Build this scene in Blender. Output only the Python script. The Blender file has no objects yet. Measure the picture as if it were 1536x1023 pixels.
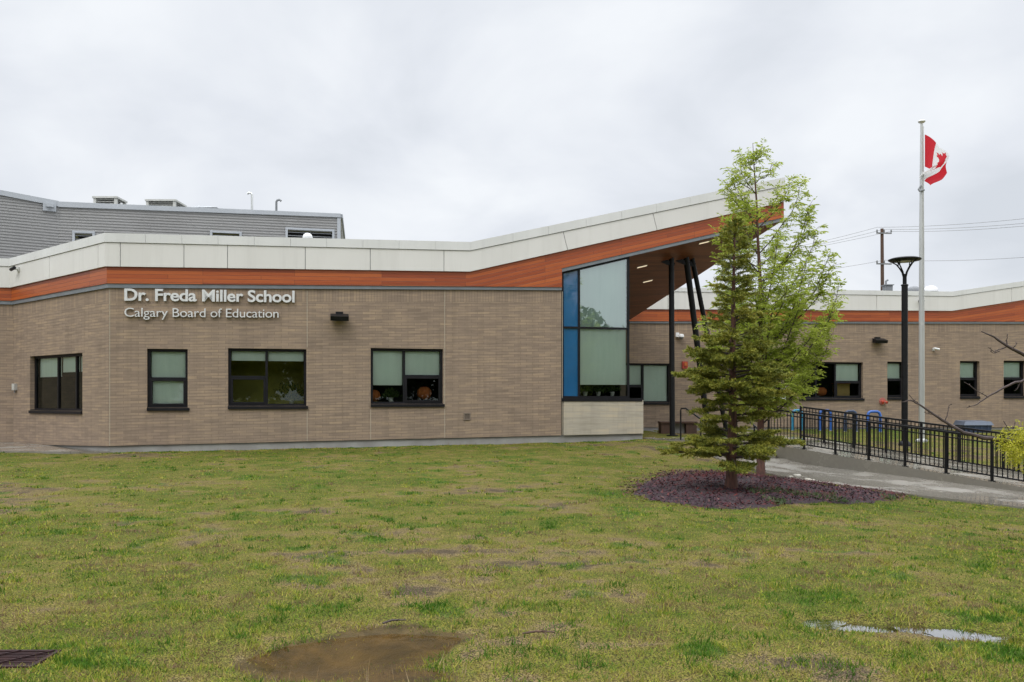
import bpy, math, random
import numpy as np
from mathutils import Vector, Matrix

random.seed(7)
rng = np.random.default_rng(11)
SC = bpy.context.scene
COL = SC.collection
R = math.radians
# ------------------------------------------------------------------ camera model
F, CX, HY, EYE = 1250.0, 768.0, 600.0, 1.6


def at(px, py, Y):
    return Vector(((px - CX) / F * Y, Y, EYE + (HY - py) / F * Y))


# ------------------------------------------------------------------ terrain
CTRL = [(0, 3, 0), (-4, 5, 0), (4, 6, 0), (-8, 12, 0), (0, 12, 0), (-12, 23, .05), (-5, 25, .12), (1.6, 26.7, .2),
        (4.2, 27.4, .27), (5.3, 27.0, .27), (-17, 26.5, .12), (-25, 20, 0), (0, 18, -.03), (3, 15, -.08), (4.8, 15, -.12),
        (5.4, 18, -.14), (6.7, 19.4, -.30), (8.4, 17.2, -.41), (9.9, 16.1, -.51), (12, 14, -.6), (8.3, 23.6, -.28),
        (9.8, 21.5, -.38), (11.4, 19.2, -.51), (14, 16, -.7), (6.4, 23.0, -.18), (9.6, 27.2, .27), (11.2, 24.6, .02),
        (13.1, 21.8, -.30), (10, 31, .3), (12, 36, .3), (20, 38, .25), (16, 28, .05), (20, 30, 0), (25, 22, -.4),
        (8, 8, -.05), (7, 13, -.3), (18, 12, -.7), (-2, 30, .25), (0, -10, 0), (15, 0, -.2), (-15, 5, 0), (4, 10, -.04),
        (7.2, 36, .3), (-15, 24, .08)]
for k in range(16):
    CTRL.append((70 * math.cos(k / 16 * 6.283), 20 + 70 * math.sin(k / 16 * 6.283), 0))
CP = np.array(CTRL, float)
_D = np.sqrt(((CP[:, None, :2] - CP[None, :, :2]) ** 2).sum(2) + .6)
_W = np.linalg.solve(np.block([[_D, np.ones((len(CP), 1))], [np.ones((1, len(CP))), np.zeros((1, 1))]]),
                     np.append(CP[:, 2], 0))
_H = np.random.default_rng(3).random((256, 256))


def vnoise(x, y):
    xi, yi = np.floor(x).astype(int), np.floor(y).astype(int)
    fx, fy = x - xi, y - yi
    fx, fy = fx * fx * (3 - 2 * fx), fy * fy * (3 - 2 * fy)
    g = lambda a, b: _H[a % 256, b % 256]
    return (g(xi, yi) * (1 - fx) + g(xi + 1, yi) * fx) * (1 - fy) + (g(xi, yi + 1) * (1 - fx) + g(xi + 1, yi + 1) * fx) * fy


def fbm(x, y, o=4):
    s = 0; a = 1; t = 0
    for k in range(o):
        s = s + a * vnoise(x * 2 ** k + 17 * k, y * 2 ** k + 31 * k); t += a; a *= .55
    return s / t


# dips that hold water: (x, y, rx, ry, depth)
def gp(px, py, z=0.0):
    Y = (EYE - z) * F / (py - HY)
    return ((px - CX) / F * Y, Y)


DIPS_MUD = [gp(500, 975) + (.44, .34, .05), gp(575, 962) + (.40, .40, .05), gp(450, 988) + (.36, .24, .045),
            gp(655, 951) + (.26, .10, .035), gp(545, 1008) + (.50, .18, .045)]
DIPS_SKY = [gp(px, py) + (rx * 1.15, ry * 1.8, dp) for px, py, rx, ry, dp in ((1222, 925, .13, .09, .05), (1243, 931, .12, .10, .05), (1262, 926, .12, .09, .05),
            (1287, 931, .16, .10, .055), (1316, 929, .15, .08, .05), (1345, 931, .13, .07, .045), (1378, 935, .10, .06, .045), (1404, 938, .15, .10, .055),
            (1432, 941, .13, .09, .05), (1468, 944, .09, .07, .045), (1503, 951, .12, .08, .05), (1532, 956, .14, .07, .05))]


def tz(x, y):
    """ground height, vectorised"""
    x = np.asarray(x, float); y = np.asarray(y, float)
    sh = x.shape
    xf, yf = x.ravel(), y.ravel()
    out = np.zeros(len(xf))
    near = (xf ** 2 + (yf - 20) ** 2) < 68 ** 2
    if near.any():
        d = np.sqrt((xf[near, None] - CP[None, :, 0]) ** 2 + (yf[near, None] - CP[None, :, 1]) ** 2 + .6)
        out[near] = d @ _W[:-1] + _W[-1]
    r = np.sqrt(xf ** 2 + (yf - 20) ** 2)
    out *= np.clip((68 - r) / 15, 0, 1)
    fine = (r < 45)
    out = out + np.where(fine, (fbm(xf * 1.3, yf * 1.3, 3) - .5) * .05 + (vnoise(xf * 4.3, yf * 4.3) - .5) * .030, 0)
    for (cx, cy, rx, ry, dp) in DIPS_MUD + DIPS_SKY:
        q = ((xf - cx) / rx) ** 2 + ((yf - cy) / ry) ** 2
        out -= dp * np.exp(-q * .8)
    return out.reshape(sh)


def gz(x, y):
    return float(tz(np.array([x]), np.array([y]))[0])


# ------------------------------------------------------------------ object helpers
def tag(o, label=None, cat=None, group=None, kind=None):
    if label: o['label'] = label
    if cat: o['category'] = cat
    if group: o['group'] = group
    if kind: o['kind'] = kind
    return o


def empty(name, loc=(0, 0, 0), label=None, cat=None, group=None):
    o = bpy.data.objects.new(name, None)
    o.empty_display_size = .2
    o.location = loc
    COL.objects.link(o)
    return tag(o, label, cat, group)


class MB:
    def __init__(s):
        s.v = []; s.f = []; s.uv = []

    def face(s, pts, uv=None):
        i = len(s.v)
        s.v += [tuple(p) for p in pts]
        s.f.append(tuple(range(i, i + len(pts))))
        s.uv.append(uv if uv else [(p[0] + p[1] * .3, p[2]) for p in pts])

    def hexa(s, p, uv8=None):
        """p: 8 points, bottom 0-3 (ccw), top 4-7"""
        for q in ((0, 3, 2, 1), (4, 5, 6, 7), (0, 1, 5, 4), (1, 2, 6, 5), (2, 3, 7, 6), (3, 0, 4, 7)):
            s.face([p[i] for i in q], [uv8[i] for i in q] if uv8 else None)

    def box(s, x0, x1, y0, y1, z0, z1):
        s.hexa([(x0, y0, z0), (x1, y0, z0), (x1, y1, z0), (x0, y1, z0), (x0, y0, z1), (x1, y0, z1), (x1, y1, z1), (x0, y1, z1)])

    def bar(s, a, b, w, h=None, up=(0, 0, 1)):
        a, b = Vector(a), Vector(b)
        h = h or w
        d = (b - a).normalized()
        u = Vector(up)
        if abs(d.dot(u)) > .98: u = Vector((0, 1, 0))
        r = d.cross(u).normalized() * w / 2
        t = r.cross(d).normalized() * h / 2
        s.hexa([a - r - t, a + r - t, a + r + t, a - r + t, b - r - t, b + r - t, b + r + t, b - r + t])

    def tube(s, pts, rad, n=8, cap=True):
        pts = [Vector(p) for p in pts]
        if not hasattr(rad, '__len__'): rad = [rad] * len(pts)
        base = len(s.v)
        prev = None
        for i, p in enumerate(pts):
            d = (pts[min(i + 1, len(pts) - 1)] - pts[max(i - 1, 0)]).normalized()
            if prev is None:
                u = Vector((0, 0, 1)) if abs(d.z) < .9 else Vector((1, 0, 0))
                e = d.cross(u).normalized()
            else:
                e = (prev - d * prev.dot(d)).normalized()
            prev = e
            g = d.cross(e)
            for k in range(n):
                a = 6.28318 * k / n
                s.v.append(tuple(p + (e * math.cos(a) + g * math.sin(a)) * rad[i]))
        for i in range(len(pts) - 1):
            for k in range(n):
                a0, a1 = base + i * n + k, base + i * n + (k + 1) % n
                s.f.append((a0, a1, a1 + n, a0 + n)); s.uv.append([(k / n, i), ((k + 1) / n, i), ((k + 1) / n, i + 1), (k / n, i + 1)])
        if cap:
            s.f.append(tuple(base + k for k in range(n))[::-1]); s.uv.append([(0, 0)] * n)
            e = base + (len(pts) - 1) * n
            s.f.append(tuple(e + k for k in range(n))); s.uv.append([(0, 0)] * n)

    def lathe(s, prof, c=(0, 0, 0), n=24):
        """prof: list of (r, z)"""
        base = len(s.v)
        for (r, z) in prof:
            for k in range(n):
                a = 6.28318 * k / n
                s.v.append((c[0] + r * math.cos(a), c[1] + r * math.sin(a), c[2] + z))
        for i in range(len(prof) - 1):
            for k in range(n):
                a0, a1 = base + i * n + k, base + i * n + (k + 1) % n
                s.f.append((a0, a1, a1 + n, a0 + n)); s.uv.append([(0, 0)] * 4)

    def build(s, name, m, parent=None, smooth=False, bevel=0):
        me = bpy.data.meshes.new(name)
        me.from_pydata(s.v, [], s.f)
        ul = me.uv_layers.new(name='UVMap')
        flat = [c for f in s.uv for t in f for c in t]
        ul.data.foreach_set('uv', flat)
        me.materials.append(m)
        if smooth:
            me.polygons.foreach_set('use_smooth', [True] * len(me.polygons))
        me.update()
        o = bpy.data.objects.new(name, me)
        COL.objects.link(o)
        if parent:
            o.parent = parent
            o.matrix_parent_inverse = Matrix.Translation(parent.location).inverted()
        if smooth:
            try:
                me.set_sharp_from_angle(angle=R(40))
            except Exception:
                pass
        if bevel:
            md = o.modifiers.new('Bevel', 'BEVEL'); md.width = bevel; md.segments = 2; md.limit_method = 'ANGLE'
        return o


# ------------------------------------------------------------------ material helpers
def newmat(name):
    m = bpy.data.materials.new(name)
    m.use_nodes = True
    nt = m.node_tree
    return m, nt, nt.nodes['Principled BSDF'], nt.nodes['Material Output']


def N(nt, t, **kw):
    n = nt.nodes.new(t)
    for k, v in kw.items():
        if k.startswith('i_'):
            key = k[2:]
            key = int(key) if key.isdigit() else key.replace('_', ' ')
            n.inputs[key].default_value = v
        else:
            setattr(n, k, v)
    return n


def L(nt, a, b):
    nt.links.new(a, b)


def ramp(nt, stops, src, interp='LINEAR'):
    n = nt.nodes.new('ShaderNodeValToRGB')
    cr = n.color_ramp
    cr.interpolation = interp
    while len(cr.elements) < len(stops): cr.elements.new(.5)
    for e, (p, c) in zip(cr.elements, stops):
        e.position = p
        e.color = (c, c, c, 1) if not hasattr(c, '__len__') else (c[0], c[1], c[2], 1)
    L(nt, src, n.inputs[0])
    return n.outputs[0]


def mixc(nt, fac, a, b, mode='MIX'):
    n = nt.nodes.new('ShaderNodeMix')
    n.data_type = 'RGBA'; n.blend_type = mode
    for i, v in ((0, fac), (6, a), (7, b)):
        if hasattr(v, 'is_linked') or isinstance(v, bpy.types.NodeSocket):
            L(nt, v, n.inputs[i])
        elif i == 0:
            n.inputs[0].default_value = v
        else:
            n.inputs[i].default_value = (v[0], v[1], v[2], 1)
    return n.outputs[2]


def math_(nt, op, a, b=0.0, clamp=False):
    n = nt.nodes.new('ShaderNodeMath'); n.operation = op; n.use_clamp = clamp
    for i, v in ((0, a), (1, b)):
        if isinstance(v, bpy.types.NodeSocket): L(nt, v, n.inputs[i])
        else: n.inputs[i].default_value = v
    return n.outputs[0]


def coords(nt, kind='Object', scale=(1, 1, 1), rot=(0, 0, 0)):
    t = nt.nodes.new('ShaderNodeTexCoord')
    m = nt.nodes.new('ShaderNodeMapping')
    m.inputs['Scale'].default_value = scale
    m.inputs['Rotation'].default_value = rot
    L(nt, t.outputs[kind], m.inputs[0])
    return m.outputs[0]


def noise(nt, vec, scale, detail=4, rough=.55):
    n = N(nt, 'ShaderNodeTexNoise', i_Scale=scale, i_Detail=detail, i_Roughness=rough)
    L(nt, vec, n.inputs['Vector'])
    return n.outputs['Fac']


def bump(nt, h, b, strength=.3, dist=.02):
    n = N(nt, 'ShaderNodeBump', i_Strength=strength, i_Distance=dist)
    L(nt, h, n.inputs['Height'])
    L(nt, n.outputs[0], b.inputs['Normal'])


def plain(name, c1, c2=None, scale=4, rough=.5, metal=0, bmp=0, kind='Object', stretch=(1, 1, 1), spec=.5, rough2=None):
    m, nt, b, o = newmat(name)
    c2 = c2 or tuple(x * .8 for x in c1)
    v = coords(nt, kind, stretch)
    f = noise(nt, v, scale)
    L(nt, ramp(nt, [(.3, c1), (.7, c2)], f), b.inputs['Base Color'])
    b.inputs['Roughness'].default_value = rough
    if rough2 is not None:
        g = noise(nt, v, scale * .6, 3)
        L(nt, ramp(nt, [(.35, rough), (.65, rough2)], g), b.inputs['Roughness'])
    b.inputs['Metallic'].default_value = metal
    b.inputs['Specular IOR Level'].default_value = spec
    if bmp:
        bump(nt, noise(nt, v, scale * 6), b, bmp, .01)
    return m


def brick_mat(name, c1, c2, c3, mortar, bw=.40, rh=.086, soldier=True):
    m, nt, b, o = newmat(name)
    uv = nt.nodes.new('ShaderNodeTexCoord').outputs['UV']
    sep = nt.nodes.new('ShaderNodeSeparateXYZ'); L(nt, uv, sep.inputs[0])

    def bricks(vec, w, h, off=.5):
        n = N(nt, 'ShaderNodeTexBrick', i_Scale=1.0, i_Mortar_Size=.0045, i_Mortar_Smooth=.3, i_Bias=0.0, i_Brick_Width=w, i_Row_Height=h)
        n.offset = off; n.offset_frequency = 2
        n.inputs['Color1'].default_value = (0, 0, 0, 1); n.inputs['Color2'].default_value = (1, 1, 1, 1)
        n.inputs['Mortar'].default_value = (.5, .5, .5, 1)
        L(nt, vec, n.inputs['Vector'])
        return n
    n1 = bricks(uv, bw, rh)
    rnd, mort = n1.outputs['Color'], n1.outputs['Fac']
    if soldier:
        cmb = nt.nodes.new('ShaderNodeCombineXYZ'); L(nt, sep.outputs[1], cmb.inputs[0]); L(nt, sep.outputs[0], cmb.inputs[1])
        n2 = bricks(cmb.outputs[0], .39, .09, 0)
        sel = math_(nt, 'GREATER_THAN', sep.outputs[1], -.39)
        rnd = mixc(nt, sel, rnd, n2.outputs['Color'])
        mort = mixc(nt, sel, mort, n2.outputs['Fac'])
    # long streaks of differing tone along the courses
    mp = N(nt, 'ShaderNodeMapping'); mp.inputs['Scale'].default_value = (.8, 9, 1); L(nt, uv, mp.inputs[0])
    st = noise(nt, mp.outputs[0], 1.6, 3)
    mp2 = N(nt, 'ShaderNodeMapping'); mp2.inputs['Scale'].default_value = (.35, .5, 1); L(nt, uv, mp2.inputs[0])
    big = noise(nt, mp2.outputs[0], 1.5, 4)
    tone = math_(nt, 'ADD', math_(nt, 'MULTIPLY', rnd, .19), math_(nt, 'MULTIPLY', st, .85))
    tone = math_(nt, 'ADD', tone, math_(nt, 'MULTIPLY', math_(nt, 'SUBTRACT', big, .18), .40))
    c = ramp(nt, [(.36, c1), (.62, c2), (.95, c3)], tone)
    c = mixc(nt, math_(nt, 'MULTIPLY', mort, .8), c, mortar)
    # grime towards the base of the wall and vertical rain stains
    mp3 = N(nt, 'ShaderNodeMapping'); mp3.inputs['Scale'].default_value = (2.2, .12, 1); L(nt, uv, mp3.inputs[0])
    c = mixc(nt, ramp(nt, [(.45, .0), (.75, .22)], noise(nt, mp3.outputs[0], 2.5, 5)), c, tuple(x * .55 for x in c1))
    L(nt, c, b.inputs['Base Color'])
    b.inputs['Roughness'].default_value = .75
    b.inputs['Specular IOR Level'].default_value = .15
    h = math_(nt, 'ADD', math_(nt, 'MULTIPLY', mort, -1.0), math_(nt, 'MULTIPLY', noise(nt, uv, 60, 3), .35))
    bump(nt, h, b, .5, .008)
    return m


def wood_mat(name, cs, board=.115, length=2.6, rough=.38):
    m, nt, b, o = newmat(name)
    uv = nt.nodes.new('ShaderNodeTexCoord').outputs['UV']
    n = N(nt, 'ShaderNodeTexBrick', i_Scale=1.0, i_Mortar_Size=.004, i_Mortar_Smooth=.1, i_Brick_Width=length, i_Row_Height=board)
    n.offset = .37; n.offset_frequency = 3
    n.inputs['Color1'].default_value = (0, 0, 0, 1); n.inputs['Color2'].default_value = (1, 1, 1, 1); n.inputs['Mortar'].default_value = (.4, .4, .4, 1)
    L(nt, uv, n.inputs['Vector'])
    mp = N(nt, 'ShaderNodeMapping'); mp.inputs['Scale'].default_value = (.7, 22, 1); L(nt, uv, mp.inputs[0])
    g = noise(nt, mp.outputs[0], 2.2, 5, .6)
    t = math_(nt, 'ADD', math_(nt, 'MULTIPLY', n.outputs['Color'], .42), math_(nt, 'MULTIPLY', g, .75))
    c = ramp(nt, [(.25, cs[0]), (.55, cs[1]), (.9, cs[2])], t)
    c = mixc(nt, math_(nt, 'MULTIPLY', n.outputs['Fac'], .85), c, (.02, .009, .005))
    L(nt, c, b.inputs['Base Color'])
    b.inputs['Roughness'].default_value = rough
    bump(nt, math_(nt, 'MULTIPLY', n.outputs['Fac'], -1.0), b, .5, .006)
    return m


def glass_mat(name, tint, refl, add):
    m, nt, b, o = newmat(name)
    nt.nodes.remove(b)
    tr = N(nt, 'ShaderNodeBsdfTransparent'); tr.inputs[0].default_value = (*tint, 1)
    gl = N(nt, 'ShaderNodeBsdfGlossy', i_Roughness=.01); gl.inputs[0].default_value = (*refl, 1)
    fr = N(nt, 'ShaderNodeFresnel', i_IOR=1.5)
    # slight waviness so reflections are not perfectly straight
    bp = N(nt, 'ShaderNodeBump', i_Strength=.04, i_Distance=.02)
    L(nt, noise(nt, coords(nt, 'Object'), 1.3, 2), bp.inputs['Height']); L(nt, bp.outputs[0], gl.inputs['Normal'])
    f = math_(nt, 'ADD', math_(nt, 'MULTIPLY', fr.outputs[0], 1.0), add, True)
    mx = N(nt, 'ShaderNodeMixShader')
    L(nt, f, mx.inputs[0]); L(nt, tr.outputs[0], mx.inputs[1]); L(nt, gl.outputs[0], mx.inputs[2])
    L(nt, mx.outputs[0], o.inputs[0])
    return m


def leaf_mat(name, cs, trans=.35, rough=.5):
    m, nt, b, o = newmat(name)
    g = N(nt, 'ShaderNodeNewGeometry')
    cl = noise(nt, coords(nt, 'Object'), 1.7, 3)
    t = math_(nt, 'ADD', math_(nt, 'MULTIPLY', g.outputs['Random Per Island'], .7), math_(nt, 'MULTIPLY', math_(nt, 'SUBTRACT', cl, .35), .9))
    c = ramp(nt, [(.0, cs[0]), (.5, cs[1]), (1.0, cs[2])], t)
    L(nt, c, b.inputs['Base Color'])
    b.inputs['Roughness'].default_value = rough
    b.inputs['Specular IOR Level'].default_value = .15
    tl = N(nt, 'ShaderNodeBsdfTranslucent'); L(nt, c, tl.inputs[0])
    mx = N(nt, 'ShaderNodeMixShader', i_0=trans)
    L(nt, b.outputs[0], mx.inputs[1]); L(nt, tl.outputs[0], mx.inputs[2]); L(nt, mx.outputs[0], o.inputs[0])
    return m


def emis(name, c, s):
    m, nt, b, o = newmat(name)
    b.inputs['Base Color'].default_value = (.8, .8, .8, 1)
    b.inputs['Emission Color'].default_value = (*c, 1); b.inputs['Emission Strength'].default_value = s
    return m


def streaked(name, c1, c2, grime, rough):
    m, nt, b, o = newmat(name)
    f = noise(nt, coords(nt, 'Object', (1, 1, .5)), .9, 4)
    c = ramp(nt, [(.3, c1), (.7, c2)], f)
    st = noise(nt, coords(nt, 'Object', (2.3, 2.3, .14)), 1.6, 6, .68)
    c = mixc(nt, ramp(nt, [(.50, 0), (.75, .30)], st), c, grime)
    L(nt, c, b.inputs['Base Color'])
    L(nt, ramp(nt, [(.3, rough), (.7, rough + .18)], f), b.inputs['Roughness'])
    return m


M = dict(
    brick=brick_mat('brick', (.21, .158, .118), (.272, .206, .153), (.385, .285, .188), (.15, .115, .09)),
    stone=brick_mat('pale_stone', (.32, .288, .225), (.405, .365, .295), (.50, .42, .30), (.33, .29, .23), .62, .19, False),
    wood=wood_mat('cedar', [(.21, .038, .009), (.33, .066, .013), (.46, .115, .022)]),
    soffit=wood_mat('shaded_cedar', [(.10, .030, .012), (.16, .046, .018), (.24, .075, .028)], .12, 3.0, .45),  # darker copy of the band's cedar, canopy shade put into its colour
    white=streaked('white_panel', (.68, .665, .63), (.625, .61, .575), (.47, .455, .42), .33),
    cap=streaked('white_cap', (.67, .67, .65), (.60, .60, .58), (.45, .45, .43), .3),
    flash=plain('grey_flashing', (.19, .21, .23), (.15, .165, .18), 3, .4),
    black=plain('black_frame', (.007, .007, .008), (.012, .011, .014), 5, .45, bmp=.02, spec=.22),
    blackpaint=plain('black_paint', (.006, .006, .0065), (.011, .011, .012), 7, .42, bmp=.03, spec=.22),
    conc=plain('concrete', (.34, .33, .31), (.23, .22, .205), 1.6, .8, bmp=.25),
    gym=plain('grey_metal', (.335, .33, .32), (.295, .29, .28), .7, .42, metal=.2),
    gymcap=plain('grey_metal_trim', (.42, .44, .46), (.37, .39, .41), 1.0, .4),
    dark=plain('dark_gap', (.02, .02, .02), (.03, .03, .03), 3, .9),
    room=plain('dark_room', (.035, .035, .03), (.02, .022, .02), 2, .9),
    yroom=plain('yellow_room', (.36, .33, .07), (.27, .25, .06), 2, .9),
    blind=plain('roller_blind', (.83, .89, .84), (.76, .83, .78), 2.5, .9, stretch=(3, 3, .3)),
    glass=glass_mat('green_tinted_glass', (.92, .975, .94), (.9, 1, .95), .02),
    sglass=glass_mat('silver_glass', (.86, .94, .92), (.90, 1, 1), .26),
    bglass=plain('blue_glass', (.014, .088, .205), (.019, .108, .245), 1.2, .04, spec=1.0),
    letter=plain('brushed_letter', (.72, .72, .71), (.60, .60, .59), 6, .4, metal=.2),
    alu=plain('aluminium', (.58, .59, .57), (.50, .51, .50), 3, .35, metal=.5, stretch=(1, 1, .2)),
    lgrey=plain('light_grey_metal', (.52, .52, .48), (.43, .43, .40), 3, .5),
    mgrey=plain('mid_grey', (.22, .23, .24), (.16, .165, .17), 4, .5),
    plast=plain('white_plastic', (.78, .78, .77), (.68, .68, .67), 4, .35),
    red=plain('red_paint', (.45, .06, .03), (.36, .05, .03), 8, .45),
    orange=plain('orange_fabric', (.50, .15, .03), (.36, .09, .025), 8, .8),
    brownw=plain('brown_wood', (.10, .055, .035), (.065, .04, .03), 3, .85, stretch=(4, 4, .5), bmp=.3),
    bark=plain('bark', (.15, .066, .045), (.06, .032, .025), 9, .85, stretch=(3, 3, .7), bmp=.8),
    twig=plain('twig_bark', (.075, .05, .045), (.04, .028, .025), 12, .7, bmp=.5),
    blue=plain('blue_paint', (.03, .12, .42), (.025, .09, .34), 5, .35),
    teal=plain('teal_paint', (.03, .22, .36), (.025, .18, .30), 5, .35),
    navy=plain('navy_plastic', (.035, .055, .105), (.028, .042, .08), 3, .45),
    lamp=emis('lit_lamp', (1, .8, .55), .75),
)
# ------------------------------------------------------------------ walls in plan
class Wall:
    def __init__(s, p0, p1):
        s.p0 = Vector((p0[0], p0[1])); s.p1 = Vector((p1[0], p1[1]))
        s.d = (s.p1 - s.p0).normalized(); s.len = (s.p1 - s.p0).length
        s.n = Vector((s.d.y, -s.d.x))

    def pt(s, u, z, o=0.0):
        q = s.p0 + s.d * u + s.n * o
        return (q.x, q.y, z)

    def hit(s, px, py):
        a = (px - CX) / F
        u = (a * s.p0.y - s.p0.x) / (s.d.x - a * s.d.y)
        Y = s.p0.y + s.d.y * u
        return u, EYE + (HY - py) / F * Y

    def u(s, px): return s.hit(px, 600)[0]

    def z(s, px, py): return s.hit(px, py)[1]

    def box(s, mb, u0, u1, z0, z1, o0, o1):
        P = s.pt
        mb.hexa([P(u0, z0, o1), P(u1, z0, o1), P(u1, z0, o0), P(u0, z0, o0), P(u0, z1, o1), P(u1, z1, o1), P(u1, z1, o0), P(u0, z1, o0)],
                [(u0, z0), (u1, z0), (u1, z0 + .1), (u0, z0 + .1), (u0, z1), (u1, z1), (u1, z1 + .1), (u0, z1 + .1)])

    def slab(s, mb, u0, u1, zb, zt, o0, o1, k0=0., k1=0., vref=None, tilt=0., tilt1=None):
        """block between functions zb(u), zt(u); ends mitred by k*offset; v is measured from vref(u)"""
        P = s.pt
        vr = vref or (lambda u: 0)
        e = lambda o: (u0 - o * k0, u1 + o * k1)
        a, b = e(o1), e(o0)
        t1 = tilt if tilt1 is None else tilt1
        pts = [P(a[0] + tilt, zb(u0 + tilt), o1), P(a[1] + t1, zb(u1 + t1), o1), P(b[1] + t1, zb(u1 + t1), o0), P(b[0] + tilt, zb(u0 + tilt), o0),
               P(a[0], zt(u0), o1), P(a[1], zt(u1), o1), P(b[1], zt(u1), o0), P(b[0], zt(u0), o0)]
        uv = [(u0, zb(u0) - vr(u0)), (u1, zb(u1) - vr(u1)), (u1, zb(u1) - vr(u1)), (u0, zb(u0) - vr(u0)),
              (u0, zt(u0) - vr(u0)), (u1, zt(u1) - vr(u1)), (u1, zt(u1) - vr(u1)), (u0, zt(u0) - vr(u0))]
        mb.hexa(pts, uv)

    def lin(s, pa, pb):
        """height as a linear function of u through two picture points"""
        ua, za = s.hit(*pa); ub, zb = s.hit(*pb)
        return lambda u: za + (zb - za) * (u - ua) / (ub - ua)

    def wall(s, mb, u0, u1, zb, zt, ops, th=.28):
        """brick skin with openings (ua, ub, za, zb) and their reveals"""
        us = sorted({u0, u1, *[o[0] for o in ops], *[o[1] for o in ops]})
        uvf = lambda u, z: (u, z - zt(u))
        P = s.pt
        for a, b in zip(us[:-1], us[1:]):
            op = [o for o in ops if o[0] <= a + 1e-6 and o[1] >= b - 1e-6]
            segs = [(zb, zt)] if not op else [(zb, lambda u, z=op[0][2]: z), (lambda u, z=op[0][3]: z, zt)]
            for lo, hi in segs:
                mb.face([P(a, lo(a)), P(b, lo(b)), P(b, hi(b)), P(a, hi(a))], [uvf(a, lo(a)), uvf(b, lo(b)), uvf(b, hi(b)), uvf(a, hi(a))])
                mb.face([P(b, lo(b), -th), P(a, lo(a), -th), P(a, hi(a), -th), P(b, hi(b), -th)])
        for (a, b, za, zz) in ops:
            for (q, r) in (((a, za), (a, zz)), ((a, zz), (b, zz)), ((b, zz), (b, za)), ((b, za), (a, za))):
                f = [P(q[0], q[1]), P(r[0], r[1]), P(r[0], r[1], -th), P(q[0], q[1], -th)]
                o = (.0, .0, th, th)
                if abs(q[0] - r[0]) < 1e-6:
                    uv = [(q[0] + k, z - zt(a)) for k, z in zip(o, (q[1], r[1], r[1], q[1]))]
                else:
                    uv = [(x, q[1] - zt(a) + k) for k, x in zip(o, (q[0], r[0], r[0], q[0]))]
                mb.face(f[::-1], uv[::-1])
        for uu in (u0, u1):
            mb.face([P(uu, zb(uu)), P(uu, zt(uu)), P(uu, zt(uu), -th), P(uu, zb(uu), -th)])
        mb.face([P(u0, zt(u0)), P(u1, zt(u1)), P(u1, zt(u1), -th), P(u0, zt(u0), -th)])


XV, DV = 6163.0, 6000.0


def front_xy(px, k=24 * 6000.0):
    Y = k / (XV - px)
    return ((px - CX) / F * Y, Y)


A = front_xy(163)
FR = Wall(A, front_xy(1174))
B = ((20 - CX) / F * 27.7, 27.7)
WL = Wall(B, A)
L0 = (B[0] - FR.d.x * 12, B[1] - FR.d.y * 12)
WB = Wall(L0, B)
KR = 38.7 * 4763.0
RT = Wall(front_xy(930, KR), front_xy(1760, KR))
kA = math.tan((math.atan2(FR.d.y, FR.d.x) - math.atan2(WL.d.y, WL.d.x)) / 2)

school = empty('school_building', (-3, 30, 0), 'single storey tan brick school with white parapet, cedar band and soaring pointed entrance canopy', 'building')


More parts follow.
